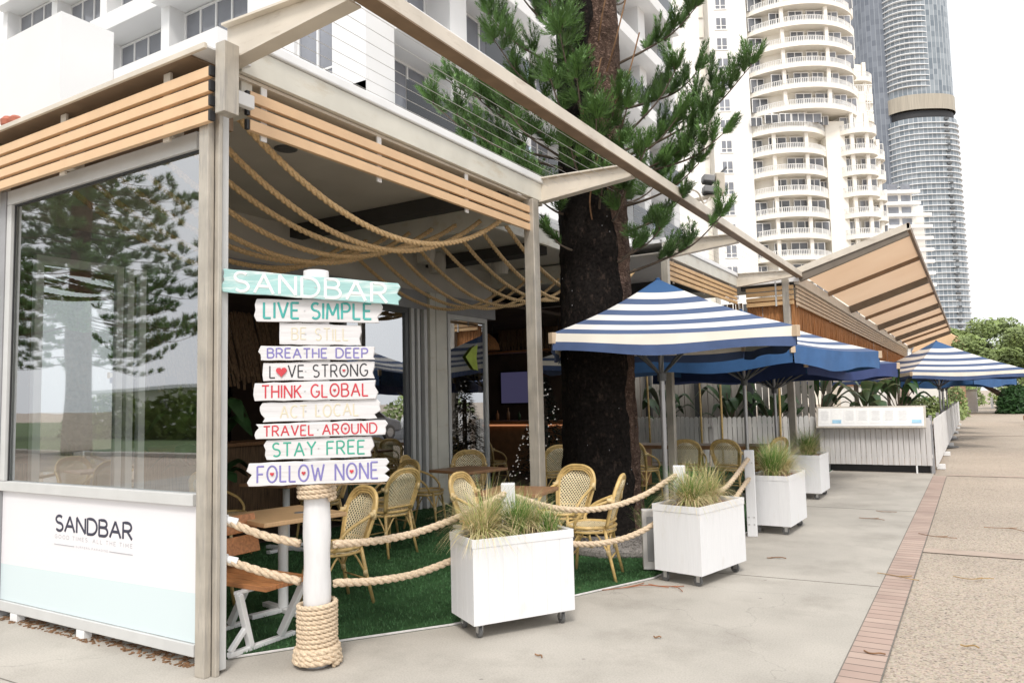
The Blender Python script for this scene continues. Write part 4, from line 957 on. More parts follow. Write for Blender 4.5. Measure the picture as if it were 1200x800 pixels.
mb = MB(); mb.ob((-4.62,3.66,.60), (.035,.46,.13), 0, Matrix.Rotation(R(-14),3,'Y')); mb.ob((-4.655,3.66,.745), (.035,.46,.13), 0, Matrix.Rotation(R(-14),3,'Y')); mb.build('backrest', 'orangewood', tb, bevel=.005)
for X in (-4.14, -4.66):
    mb = MB(); mb.bar((X,3.26,.032),(X,3.80,.032),.04,.03); mb.bar((X+.02,3.32,.40),(X,3.43,.045),.035,.05,(1,0,0)); mb.bar((X+.15,3.76,.415),(X,3.68,.048),.035,.05,(1,0,0)); mb.bar((X,3.27,.05),(X,3.39,.17),.03,.035,(1,0,0)); mb.bar((X+.01,3.30,.408),(X+.01,3.80,.408),.035,.022)
    mb.build('frame', 'white', tb, bevel=.004)

# ================================================================== CHRISTMAS TREE (unlit room, small lights)
ct = thing('christmas_tree', 'dark cone shaped christmas tree dotted with small white lights behind the slim post', 'christmas tree', (-6.35,11.5,.02))
mb = MB()
for i in range(2600):
    t = rnd.random()**.8; z = .25+1.75*(1-t); r_ = .62*t*rnd.uniform(.55,1.02)+.02; a = rnd.random()*6.283; c = V((-6.35+math.cos(a)*r_,11.5+math.sin(a)*r_,z)); d = V((math.cos(a),math.sin(a),rnd.uniform(-.5,.3)))*.10; s_ = d.cross(UZ).normalized()*.022
    mb.add([c-s_,c+s_,c+d], [(0,1,2)])
mb.build('foliage', mat('dark fir', (.012,.022,.014), .8, .4, 8), ct)
MB().lathe([(.05,.0),(.04,1.6)], (-6.35,11.5,.02), 8).build('trunk', 'bark', ct)
mb = MB()
for i in range(130):
    t = rnd.random()**.7; z = .3+1.68*(1-t); r_ = .62*t+.03; a = rnd.uniform(2.6,6.6); mb.ob((-6.35+math.cos(a)*r_,11.5+math.sin(a)*r_,z), (.016,.016,.016), a)
o = mb.build('fairy_lights', 'fairy', ct); o['kind'] = 'stuff'

# ================================================================== FENCES
def pickets(mb, p, q, z0, z1, wd=.085, gap=.012, th=.018, jit=.0, rnded=True, seed=1):
    p, q = V(p), V(q); L = (q-p).length; d = (q-p)/L; nrm = V((-d.y,d.x,0)); r = random.Random(seed); n = int(L/(wd+gap))
    for i in range(n):
        o = p + d*(i*(wd+gap)) + nrm*r.uniform(-.002,.002); h = z1 + r.uniform(-jit,jit); zz = z0 + r.uniform(0,.006)
        if rnded: poly = [(0,zz),(wd,zz),(wd,h-.045),(wd*.85,h-.015),(wd*.5,h),(wd*.15,h-.015),(0,h-.045)]
        else: poly = [(0,zz),(wd,zz),(wd,h),(0,h)]
        mb.prism(poly, o, d, UZ, nrm*th)
    return mb
ff = thing('picket_fence', 'white vertical board fence panel below the tilted menu board', 'fence', (-1.75,16.8,0))
pickets(MB(), (-2.80,16.8,0), (-.74,16.8,0), .15, 1.08, .088, .009, rnded=False, jit=.004, seed=3).build('pickets', 'picket2', ff)
for z in (.3,.95): MB().bx(-2.8,-.76,16.822,16.86,z,z+.07).build('rail', 'picket2', ff)
for x in (-2.7,-.80): MB().bx(x,x+.06,16.862,16.92,0,1.12).build('post', 'steelgrey', ff)
MB().bx(-1.06,-1.03,16.79,16.81,0,.15).build('drop_bolt', 'white', ff)
b = MB(); b.bx(-2.8,-.8,16.95,17.0,.004,.14); ku = b.build('dark_gap_strip', 'black', ff)  # black strip put in for the dark gap under the fence
mbd = thing('menu_board', 'long glazed menu board with white sheets tilted on top of the fence', 'menu board', (-1.80,16.72,1.1))
rx = Matrix.Rotation(R(-22),3,'X')
def mo(c, s, nm, mt, par=mbd): mb = MB(); mb.ob(V((-1.83,16.72,1.10)) + rx @ V(c), s, 0, rx); return mb.build(nm, mt, par, bevel=.003)
mo((0,.0,0), (2.0,.03,.46), 'frame', 'galv'); mo((0,-.018,0), (1.92,.006,.39), 'backing', 'white')
for i in range(8):
    sh_ = mo((-.84+.24*i,-.0235,.01+.006*(i % 3)), (.205,.003,.30), 'menu_sheet', 'p_white')
    if i in (1,7): mo((-.84+.24*i,-.0265,-.10), (.17,.002,.075), 'blue_block', mat('pale blue print', (.32,.55,.72), .6, .2, 12), mbd)
    mb = MB()
    for j in range(9):
        c = V((-.84+.24*i,-.0265,.12-.024*j)); mb.ob(V((-1.83,16.72,1.10)) + rx @ c, (.13+.03*((i+j) % 2),.001,.004), 0, rx)
    if i not in (1,7): mb.build('print', 'inkgrey', mbd)
for x in (-2.5,-1.2): MB().bar((x,16.73,1.0),(x,16.80,.92),.03,.03).build('bracket', 'steelgrey', mbd)
# street-side fence running away: separate panels
for i in range(7):
    y0 = 16.95+i*3.7; y1 = y0+3.62
    fr = thing('picket_fence', ['low white street fence panel nearest the viewer at the brick edging','second low white street fence panel along the footpath','third low white street fence panel along the footpath','fourth low white street fence panel along the footpath','fifth low white street fence panel along the footpath','sixth low white street fence panel along the footpath','farthest low white street fence panel along the footpath'][i], 'fence', (-.7,y0,0), 0, 'low white fence panels along the footpath')
    pickets(MB(), (-.70+.004*i,y0,0), (-.70+.004*i,y1,0), .12, 1.05, .085, .006, rnded=False, jit=.003, seed=20+i).build('pickets', 'picket', fr)
    MB().bx(-.78,-.75,y0,y1,.85,.92).build('rail', 'picket2', fr); MB().bx(-.82,-.75,y0-.03,y0+.03,0,1.08).build('post', 'steelgrey', fr)
    MB().bx(-.75,-.60,y0+.9,y0+1.1,.0,.09).build('foot', 'white', fr)
# rounded picket fence behind the long table
for i in range(3):
    x0 = -9.6+i*2.27; fr = thing('picket_fence', ['round topped picket fence panel half hidden behind the pine trunk','round topped picket fence panel behind the long brown table','round topped picket fence panel left of the menu board'][i], 'fence', (x0,16.95,0), 0, 'round topped picket fence panels')
    pickets(MB(), (x0,16.95,0), (x0+2.23,16.95,0), .10, 1.14, .092, .016, jit=.02, seed=40+i).build('pickets', 'picket', fr)
    for z in (.35,.9): MB().bx(x0,x0+2.23,16.975,17.01,z,z+.07).build('rail', 'picket2', fr)
    MB().bx(x0+2.15,x0+2.23,17.012,17.08,0,1.1).build('post', 'picket2', fr)
for i in range(8):
    x = -7.6+i*.56+rnd.uniform(-.08,.08); mb = MB(); lean = rnd.uniform(-.05,.05)
    mb.tube([(x,16.86,.02),(x+lean*.5+.008,16.86,1.3),(x+lean,16.86,2.75)], [.024,.023,.020], 9)
    tag(mb.build('bamboo_pole', 'rattan', None, smooth=True), 'tan bamboo pole, number '+['one','two','three','four','five','six','seven','eight'][i]+' from the pine, standing before the round topped pickets', 'pole', 'bamboo poles by the picket fence')

# ================================================================== UMBRELLAS
MT['cream_canvas'] = mat('cream canvas', (.74,.70,.62), .8, .05, 4); MT['navyval'] = mat('navy canvas', (.028,.05,.16), .8, .1, 4)
def umbrella(x, y, rz, s, z_edge, z_top, label, first_pole=.026, sway=0, val=.19, vm=('cream_canvas','valance')):
    t = thing('market_umbrella', label, 'umbrella', (x,y,0), rz, 'striped market umbrellas')
    h = s/2; N = 10
    for nm, mt_, off in (('canopy','stripe',0), ('unlit_underside','navy',-.014)):  # blue canvas seen from its unlit underside, darkness put into a navy sheet
        mb = MB(); mb.uv = []
        for k in range(4):
            c0 = V((h*math.cos(R(45+90*k))*1.414, h*math.sin(R(45+90*k))*1.414, z_edge)); c1 = V((h*math.cos(R(135+90*k))*1.414, h*math.sin(R(135+90*k))*1.414, z_edge)); ap = V((0,0,z_top))
            vs = []; o = len(mb.v)
            for i in range(N+1):
                ti = i/N
                for j in range(N+1):
                    tj = j/N; p = ap.lerp(c0.lerp(c1, tj), ti)
                    p.z -= .06*math.sin(math.pi*tj)*ti*(1-ti*.35) + .05*math.sin(math.pi*ti); p.z += off
                    vs.append(p); mb.uv.append((tj, ti))
            mb.add(vs, [(o*0+i*(N+1)+j,(i+1)*(N+1)+j,(i+1)*(N+1)+j+1,i*(N+1)+j+1) for i in range(N) for j in range(N)])
        mb.build(nm, mt_, t, local=True, smooth=True)
    mb = MB(); mt2 = MB(); mb3 = MB()
    for k in range(4):
        c0 = V((h*math.cos(R(45+90*k))*1.414, h*math.sin(R(45+90*k))*1.414, z_edge)); c1 = V((h*math.cos(R(135+90*k))*1.414, h*math.sin(R(135+90*k))*1.414, z_edge)); n_ = ((c0+c1)/2); n_.z = 0; n_.normalize(); rows = []
        for i in range(3):
            for j in range(17):
                tj = j/16; p = c0.lerp(c1, tj); dz = .06*math.sin(math.pi*tj)*.65
                p = p + n_*(.006+.018*math.sin(tj*21+k)*i/2) - UZ*(dz + val*i/2*(1+.12*math.sin(tj*9+k*2))); rows.append(p)
        mb.add(rows[:34], [(j,17+j,17+j+1,j+1) for j in range(16)]); mb3.add(rows[17:], [(j,17+j,17+j+1,j+1) for j in range(16)])
        mt2 = MB(); mt2.ob(c0*1.0 - UZ*.05, (.06,.06,.11), R(45+90*k)); mt2.build('corner_pocket', 'slat3', t, local=True, bevel=.004)
    mb.build('valance', vm[0], t, local=True, smooth=True); mb3.build('valance', vm[1], t, local=True, smooth=True)
    mb = MB(); mb.lathe([(first_pole,.03),(first_pole,z_top-.06)], (0,0,0), 14); mb.build('pole', 'alu', t, local=True, smooth=False)
    mb = MB(); mb.lathe([(.008,z_top+.012),(.03,z_top+.004),(.02,z_top-.02)][::-1], (0,0,0), 12); mb.build('finial', 'bluecap', t, local=True)
    for k in range(8):
        a = R(45*k); rr = h*1.414 if k % 2 else h
        mb = MB(); e = V((math.cos(a)*rr*.985,math.sin(a)*rr*.985,z_edge-(.075 if k % 2 == 0 else .0)-.03)); m_ = V((0,0,z_top-.13)).lerp(e,.5) - UZ*(.06 if k % 2 == 0 else .045)
        mb.bar((0,0,z_top-.16), m_, .022,.03); mb.bar(m_, e, .022,.03); mb.bar((0,0,z_edge-.42), m_-UZ*.01, .018,.024); mb.build('rib', 'dkgrey', t, local=True)
    mb = MB(); mb.lathe([(.05,z_edge-.48),(.05,z_edge-.38)], (0,0,0), 12); mb.build('runner', 'dkgrey', t, local=True)
    mb = MB(); mb.bx(-.28,.28,-.28,.28,.018,.05); mb.lathe([(.04,.051),(.04,.30)], (0,0,0), 12); mb.build('base', 'dkgrey', t, local=True, bevel=.006)
    return t
umbrella(-3.02,8.22, R(26), 2.36, 2.26, 2.95, 'nearest blue and white striped umbrella, fully seen in front of the pine', .03)
umbrella(-3.05,11.95, R(76), 3.0, 2.23, 2.93, 'striped umbrella directly behind the nearest one, right corner over the fence', .028, val=.26, vm=('bluecap','bluecap'))
umbrella(-3.05,14.0, R(70), 3.0, 2.10, 2.62, 'low navy edged umbrella tucked under the second, its canopy mostly hidden', .026, val=.24, vm=('navyval','navyval'))
umbrella(-5.6,13.3, R(10), 2.7, 2.30, 3.0, 'umbrella with dark underside just right of the pine trunk, mostly hidden')
umbrella(-.84,24.5, R(30), 3.0, 2.10, 3.0, 'striped umbrella over the street fence, nearest of the far row')
umbrella(-.9,28.5, R(68), 3.2, 2.05, 2.95, 'striped umbrella second in the far row with drooping blue right corner', val=.32, vm=('bluecap','bluecap'))
umbrella(-1.0,32.5, R(30), 3.0, 2.05, 2.95, 'striped umbrella third in the far row, only its pole showing')
umbrella(-1.0,36.5, R(30), 3.0, 2.05, 2.95, 'striped umbrella fourth in the far row, behind three others')
umbrella(-3.9,24.5, R(30), 3.0, 2.05, 2.90, 'dark undersided umbrella left of the far row behind the menu board')

# ================================================================== NORFOLK PINE
TP = V((-3.75,8.15,0)); tc_ = V((.418,-.909,0)).normalized(); tr_ = V((.909,.418,0)).normalized()
pine = thing('norfolk_pine', 'tall dark pine with black wrapped trunk growing up through the roof edge', 'tree', TP)
def trad(z): return .425 - .012*z + .10*math.exp(-z*3.2)
mb = MB(); n = 48; zs = [i*.07 for i in range(150)] + [10.5+i*.5 for i in range(16)]; vs = []
for z in zs:
    for j in range(n):
        a = 2*math.pi*j/n; r_ = max(.03, trad(min(z,10.5))*(1 if z < 10.5 else max(.1,(18.4-z)/8)))
        q = V((math.cos(a)*2.2, math.sin(a)*2.2, z*2.6)); r_ *= 1 + .05*noise.noise(q) + .045*noise.noise(q*3.1) + .03*abs(noise.noise(V((q.x*2,q.y*2,z*9))))
        vs.append(TP + V((math.cos(a)*r_, math.sin(a)*r_, z)))
k = len(zs); mb.add(vs, [(i*n+j,i*n+(j+1) % n,(i+1)*n+(j+1) % n,(i+1)*n+j) for i in range(k-1) for j in range(n)]+[tuple(range((k-1)*n,k*n))])
mb.build('trunk', 'trunk', pine, smooth=True)
MT['wrap'] = mat('black trunk netting', (.011,.009,.008), .85, .6, 30, 1.0, 38, spec=.10, stain=((.060,.042,.033), 16, .56, .74, (1,1,.6)))
mb = MB(); vs = []; m_ = 60; zs2 = [.03+i*.05 for i in range(190)]
for z in zs2:
    e1 = 42 if z < 2.8 else max(2, 42-(z-2.8)*18)
    e1 += 9*noise.noise(V((3,1,z*2.2))) + 5*noise.noise(V((7,2,z*8)))
    for j in range(m_+1):
        th = R(-185 + (e1+185)*j/m_); d = tc_*math.cos(th)+tr_*math.sin(th)
        r_ = trad(z)*1.075+.012 + .018*noise.noise(V((d.x*4,d.y*4,z*5))) + .022*abs(noise.noise(V((d.x*11,d.y*11,z*9)))) + .008*noise.noise(V((d.x*26,d.y*26,z*30)))
        vs.append(TP + d*r_ + V((0,0,z)))
mb.add(vs, [(i*(m_+1)+j,i*(m_+1)+j+1,(i+1)*(m_+1)+j+1,(i+1)*(m_+1)+j) for i in range(len(zs2)-1) for j in range(m_)])
mb.build('trunk_netting', 'wrap', pine, smooth=True)
mb = MB()
for i in range(22):
    z = .4+3.4*rnd.random(); th = R(rnd.uniform(-80,55)); d = tc_*math.cos(th)+tr_*math.sin(th); mb.ob(TP+d*(trad(z)*1.075+.034)+UZ*z, (.006,.006,.012), rnd.random()*3)
MT['bulb_off'] = mat('unlit clear bulb', (.28,.28,.29), .2, .2, 9); o = mb.build('light_string', 'bulb_off', pine); o['kind'] = 'stuff'
nv = []; nf = []; lb = MB()
def needles(p, d, L, dens, nl, rr, r0=.006):
    """one rope like branchlet: a curved axis clothed in short forward pointing needles"""
    d = d.normalized(); N = max(3, int(L*dens)); pos = V(p); dr = d.copy()
    for i in range(N):
        t = i/N; dr = (dr + UZ*.018).normalized(); pos = pos + dr*(L/N); s1 = dr.orthogonal().normalized(); s2 = dr.cross(s1)
        for q in range(5):
            a = rr.random()*6.283; o_ = (s1*math.cos(a)+s2*math.sin(a)); nd = (dr*.85+o_*.72+UZ*.12).normalized(); ln = nl*(1-.45*t)*rr.uniform(.8,1.2); sd_ = nd.cross(o_).normalized()*(nl*.062)
            k = len(nv); b_ = pos+o_*r0; nv.extend((b_-sd_, b_+sd_, b_+nd*ln)); nf.append((k,k+1,k+2))
def branch(z0, right, tow, z1, seed, dens=50, nl=.088, step=.125, fan=7):
    rr = random.Random(seed); d0 = (tr_*right+tc_*tow); dn = d0.normalized(); a = TP + dn*trad(z0)*.9 + UZ*z0; c = TP + d0 + UZ*z1
    L = (c-a).length; m1 = a.lerp(c,.35)-UZ*.07*L + tr_.cross(dn)*rr.uniform(-.05,.05); m2 = a.lerp(c,.7)-UZ*.10*L
    pts = spline([a,m1,m2,c], 10); lb.tube(pts, [.019*(1-i/len(pts)*.75) for i in range(len(pts))], 6)
    rs = resample(pts, step); n_ = len(rs); side = 1
    for i in range(int(n_*.30), n_):
        t = i/n_; tg = (rs[min(i+1,n_-1)]-rs[max(i-1,0)]).normalized(); sd_ = tg.cross(UZ).normalized(); upd = sd_.cross(tg)
        side = -side
        if rr.random() < .31: continue
        ax = (tg*.55 + sd_*side*rr.uniform(.35,.75) + upd*rr.uniform(.25,.65)).normalized(); q_ = ax.cross(upd).normalized()
        FL_ = rr.uniform(.28,.48)*min(1.15,L/1.5+.3)*(1.1-.3*t); st = rs[i] + ax*rr.uniform(0,.05); lb.tube([rs[i], st+ax*.08], .007, 5)
        for j in range(fan):
            f_ = (j/(fan-1)-.5)*1.25 if fan > 1 else 0
            v_ = ax + q_*f_ + upd*rr.uniform(-.12,.30); needles(st, v_, FL_*(1-.45*abs(f_))*rr.uniform(.85,1.1), dens, nl, rr)
    tg = (rs[-1]-rs[-3]).normalized(); sd_ = tg.cross(UZ).normalized()
    for j in range(max(3,fan-1)): needles(rs[-2], tg + sd_*rr.uniform(-.5,.5) + UZ*rr.uniform(-.05,.35), .26*rr.uniform(.8,1.15), dens, nl, rr)
BR = [(4.45,-1.88,.35,5.15),(4.30,-1.55,.9,4.85),(5.2,-1.9,-.25,5.75),(4.05,-1.42,.5,4.55),(5.6,-1.2,.25,6.25),(5.9,-.9,.6,6.5),(4.95,-1.05,.9,5.6),(4.35,-.95,.85,4.85),(4.2,-1.1,-.5,4.7),(3.9,-.9,.7,4.2),
      (4.0,.32,.75,4.35),(3.6,.36,.7,3.9),(4.5,.28,.85,4.95),(4.3,.40,.9,4.8),(4.1,-1.3,.1,4.6),(4.7,-1.5,.4,5.35),(3.75,-.7,.4,4.0),(4.85,-.32,1.0,5.6),(4.5,-.15,1.05,5.1),(4.2,.05,1.0,4.65),(4.55,-.45,.95,5.15),(5.6,-.45,.85,6.1),(4.0,-.25,.85,4.4),(3.7,.1,.8,4.05),
      (4.45,1.88,.1,5.45),(4.55,1.45,-.2,5.3),(4.65,1.0,.3,5.4),(4.15,1.3,.4,4.7),(3.85,1.2,.3,4.25),(4.2,1.5,.5,4.55),(4.3,.95,.6,4.7),(3.05,1.42,.3,3.62),(5.6,1.3,.2,6.2),(3.2,.75,.6,3.5),(3.9,.6,.8,4.35),(3.55,1.0,.1,3.9),
      (5.1,1.4,-.6,5.75),(4.8,-1.2,-.9,5.4),(4.2,-1.6,-.4,4.5),(4.0,.9,-1.0,4.5),(3.15,.45,.65,3.3),(3.3,-.5,.6,3.45)]
for i, (z0, rg_, tw, z1) in enumerate(BR): branch(z0, rg_, tw, z1, 100+i)
z = 6.6; kk = 0
while z < 18:
    L = 2.3*(1-(z-6.6)/14)+.3
    for q in range(5):
        a = kk*.7+q*1.257+rnd.uniform(-.2,.2); branch(z, math.cos(a)*L, math.sin(a)*L, z+.55*L*rnd.uniform(.6,1.1), 500+kk*7+q, 20, .12, .26, 4)
    z += .85; kk += 1
mb = MB(); mb.v = nv; mb.f = nf; mb.build('crown', 'needle', pine); lb.build('branches', 'bark', pine, smooth=True)
# cut twig stubs and two pale climbing strings on the bark
mb = MB()
for i in range(7):
    z0 = 3.6+i*.36; th = R(-20+rnd.uniform(-25,75)); d = tc_*math.cos(th)+tr_*math.sin(th); mb.tube(spline([TP+d*(trad(z0)+.02)+UZ*z0, TP+d*(trad(z0)+.22)+UZ*(z0+.25), TP+d*(trad(z0)+.26)+tr_*.12+UZ*(z0+.75)],6), .009, 5)
mb.build('bare_twigs', MT['twig'], pine)
# more pines across the street corner behind the viewer: they show in the window reflections
for loc, rz, l in (((16,19,0), 4.0, 'street pine mirrored in the sliding door glass'),):
    dup(pine, loc, rz, l, 'street pines')

# dense old pine behind the viewer: it is what the windbreak glass mirrors
nv = []; nf = []; lb = MB(); TP0 = TP; TP = V((-28.5,-9.5,0))
p2 = thing('norfolk_pine', 'broad dense pine behind the viewer, mirrored dark in the windbreak glass', 'tree', TP, 0, 'street pines')
MB().lathe([(.5,0),(.42,3),(.3,10),(.05,19)], TP, 18).build('trunk', 'trunk', p2, smooth=True)
z = 4.6; kk = 0
while z < 18.5:
    L = 5.4*(1-(z-4.6)/15.5)+.4
    for q in range(7):
        a = kk*.7+q*.8976+rnd.uniform(-.25,.25); branch(z+rnd.uniform(-.25,.25), math.cos(a)*L*rnd.uniform(.75,1.05), math.sin(a)*L*rnd.uniform(.75,1.05), z+.10*L*rnd.uniform(-1,1.5), 900+kk*7+q, 9, .30, .30, 5)
    z += .55; kk += 1
mb = MB(); mb.v = nv; mb.f = nf; mb.build('crown', 'needle', p2); lb.build('branches', 'bark', p2, smooth=True); TP = TP0
for loc, rz, l in (((-47,-20,0), 1.0, 'far dense pine behind the viewer, mirrored at the left of the windbreak glass'),):
    dup(p2, loc, rz, l, 'street pines')
# mounted twin flood lamp on the edge beam
fl = thing('flood_lamp', 'pale twin headed flood lamp bracketed on top of the long beam', 'flood lamp', (-2.83,9.9,4.02))
FB = V((-2.83,9.9,4.42)); r3 = V((.854,.519,0)); f3 = V((-.519,.854,0))
mz = Matrix.Rotation(math.atan2(r3.y,r3.x),3,'Z')
MB().ob(FB+r3*.10, (.12,.14,.28), 0, mz).build('housing', 'cream', fl, bevel=.015)
for dz in (.07,-.08): MB().ob(FB-r3*.05+UZ*dz, (.15,.16,.085), 0, mz @ Matrix.Rotation(R(8),3,'Y')).build('lamp_head', 'steelgrey', fl, bevel=.012); 
for dz in (.02,-.13): MB().ob(FB-r3*.05+UZ*dz, (.13,.15,.022), 0, mz @ Matrix.Rotation(R(8),3,'Y')).build('lens', 'black', fl)
MB().bar(FB+r3*.12+UZ*.14, FB+r3*.2+UZ*.22, .05,.03).build('sensor', 'dkgrey', fl)
MB().tube([FB-UZ*.14+r3*.14, FB-UZ*.17-r3*.05, FB-UZ*.22-r3*.25, V((-2.83,9.5,4.02))], .030, 8).build('bracket', 'cream', fl)
MB().tube(spline([FB-UZ*.17-r3*.02, V((-2.80,9.4,4.05)), V((-2.76,9.0,4.10)), V((-2.78,8.4,4.02))],6), .012, 6).build('conduit', 'cream', fl)

# ================================================================== HOTEL
hot = thing('hotel_building', 'white rendered hotel with banded balconies and grey windows rising behind the pavilion', 'building', (-20,25,0))
def H(name, mb, m, **k): return mb.build(name, m, hot, **k)
HX = -13.0; FL = 3.05; Z0 = 9.4
b = MB(); b.bx(-45,HX-1.2,20.6,37.5,0,34); b.bx(-19,HX-1.2,15.7,20.6,0,34); H('core', b, 'hotel')
H('podium', MB().bx(-60,-13.3,10.2,40,0,8.35), 'hotel')
H('parapet', MB().bx(-60,-12.9,9.8,10.19,0,9.45), 'hotel'); H('parapet', MB().bx(-60,-16.6,8.6,9.79,0,10.35), 'hotel')
H('parapet', MB().bx(-13.28,HX+.5,10.2,40,6.0,8.9), 'hotel')
# +X face: piers, slabs, windows, balustrades
win = None
def hwin(x, y, z, wd, ht, axis, mull):
    """framed window with grey panes; axis 'y' faces +X, axis 'x' faces -Y"""
    fr = MB(); f = .07; m_ = (lambda a0,a1,z0_,z1_,d0,d1: fr.bx(d0,d1,a0,a1,z0_,z1_)) if axis == 'y' else (lambda a0,a1,z0_,z1_,d0,d1: fr.bx(a0,a1,d0,d1,z0_,z1_))
    d = (0,.08) if axis == 'y' else (-.08,0)
    m_(0,wd,0,f,*d); m_(0,wd,ht-f,ht,*d)
    for i in range(mull+1): a = (wd-f)*i/mull; m_(a,a+f,f,ht-f,*d)
    m_(f,wd-f,ht*.30,ht*.30+f*.7,d[0]*.9,d[1]*.9)
    w_ = fr.build('window', 'hotel', hot, local=True); g = MB()
    if axis == 'y': g.bx(.01,.035,.02,wd-.02,.02,ht-.02)
    else: g.bx(.02,wd-.02,-.035,-.01,.02,ht-.02)
    g.build('pane', 'hglass', w_, local=True)
    w_.location = V((x,y,z)) - V(hot.location); return w_
def cw(src, loc):
    c = src.copy(); COL.objects.link(c); c.location = V(loc)-V(hot.location)
    for g in src.children: e = g.copy(); COL.objects.link(e); e.parent = c
    return c
bays = [14.4+i*4.0 for i in range(6)]
for j, y in enumerate(bays):
    b = MB(); b.bx(HX-1.2,HX,y,y+1.15,6,34) if j == 0 else b.bx(HX-1.2,HX-.15,y,y+.9,6,34); H('pier', b, 'hotel')
H('pier', MB().bx(HX-1.2,HX,38.2,39.2,0,34), 'hotel')
w0 = None
for kf in range(7):
    z = Z0+kf*FL
    H('balcony_slab', MB().bx(HX-1.19,HX+.55,15.56,38.6,z+FL-.62,z+FL-.02), 'hotel', bevel=.02)
    for j, y in enumerate(bays):
        p = (HX-1.15, y+1.16, z+.0)
        w0 = hwin(*p,2.82,2.42,'y',3) if w0 is None else (cw(w0,p), w0)[1]
        if kf % 2 == 0 or j % 2: 
            g = MB(); g.bx(HX+.36,HX+.375,y+1.2,y+3.95,z+.0,z+.95); g.build('balustrade', 'balglass', hot)
        
# -Y faces stepping back bay by bay
def face(x0, x1, y, mull, k0, k1, zoff, ov):
    src = None; wd = (x1-x0-.9)
    b = MB(); b.bx(x0,x0+.45,y-ov*.5,y+1.2,Z0-.6,34); b.bx(x1-.45,x1-.001,y-ov*.5,y+1.2,Z0-.6,34); H('pier', b, 'hotel')
    for kf in range(k0, k1):
        z = Z0+kf*FL+zoff
        H('balcony_slab', MB().bx(x0+.1,x1-.1,y-ov,y+1.0,z+FL-.70,z+FL-.05), 'hotel', bevel=.02)
        p = (x0+.45,y+.2,z)
        src = hwin(*p,wd,FL-.75,'x',mull) if src is None else (cw(src,p), src)[1]
H('corner_wall', MB().bx(-17.6,-15.65,14.4,15.6,6,34), 'hotel'); H('corner_wall', MB().bx(-15.65,HX-.3,14.62,15.6,6,34), 'hotel')
src = None
for kf in range(7):
    z = 10.0+kf*FL; H('spandrel', MB().bx(-15.645,HX-.005,14.4,14.615,z-.72,z-.01), 'hotel'); p = (-15.64,14.58,z)
    src = hwin(*p,2.33,2.32,'x',3) if src is None else (cw(src,p), src)[1]
face(-22.6,-17.65,15.4,5,1,8,.2,.9)
face(-28.0,-22.65,16.4,5,1,8,.9,.9)
face(-33.5,-28.05,17.4,5,1,8,1.6,.9)
face(-40,-33.55,18.4,5,1,8,.4,.9)
# terracotta pot rim spot on the eave
mb = MB(); mb.lathe([(.03,3.843),(.05,3.86),(.055,3.90),(.03,3.93)], (-6.40,2.93,0), 10); mb.lathe([(.03,3.843),(.045,3.86),(.05,3.89),(.03,3.91)], (-6.28,2.93,0), 10); tag(mb.build('clay_finial', mat('terracotta', (.42,.14,.09), .8, .2, 9), None), 'two small terracotta lumps on the roof edge at far left', 'ornament')

# ================================================================== CREAM APARTMENT TOWER
u_ = V((.854,.519,0)).normalized(); w_ = V((-.519,.854,0)).normalized(); ANG = math.atan2(u_.y,u_.x)
tw = thing('apartment_tower', 'cream apartment tower with stacked curved balconies behind the canopy', 'tower', (w_*104.5 + u_*41), ANG)
# local frame: x right in the view, y away; x measured from px 952
def T(name, mb, m, par=None, **k): return mb.build(name, m, par or tw, local=True, **k)
def px(p): return (p-952+14)*.118
b = MB(); b.bx(px(786),px(826),0,18,0,66); b.bx(px(838),px(884),0,18,0,64); b.bx(px(826),px(838),2.5,18,0,62); T('core', b, 'towerside')
b = MB(); b.bx(px(884),px(1018),3.2,20,0,62.5); T('core', b, 'towercream')
b = MB(); b.bx(px(990),px(1030),2.0,18,0,45); b.bx(px(1022),px(1048),4,20,0,48); T('core', b, 'towercream')
FP = 3.0; ZB = 2.2
def arcp(cx, hw, sagd, y0, n=18, r0=0):
    """points of a bowed front edge from -hw to hw"""
    rad = (hw*hw+sagd*sagd)/(2*sagd); a = math.asin(min(1,hw/rad)); 
    return [(cx+rad*math.sin(-a+2*a*i/n), y0 - (rad*math.cos(-a+2*a*i/n)-(rad-sagd))) for i in range(n+1)]
def bow(x, cx, hw, sagd, y0):
    rad = (hw*hw+sagd*sagd)/(2*sagd); return y0 - (math.sqrt(max(0,rad*rad-(x-cx)**2))-(rad-sagd))
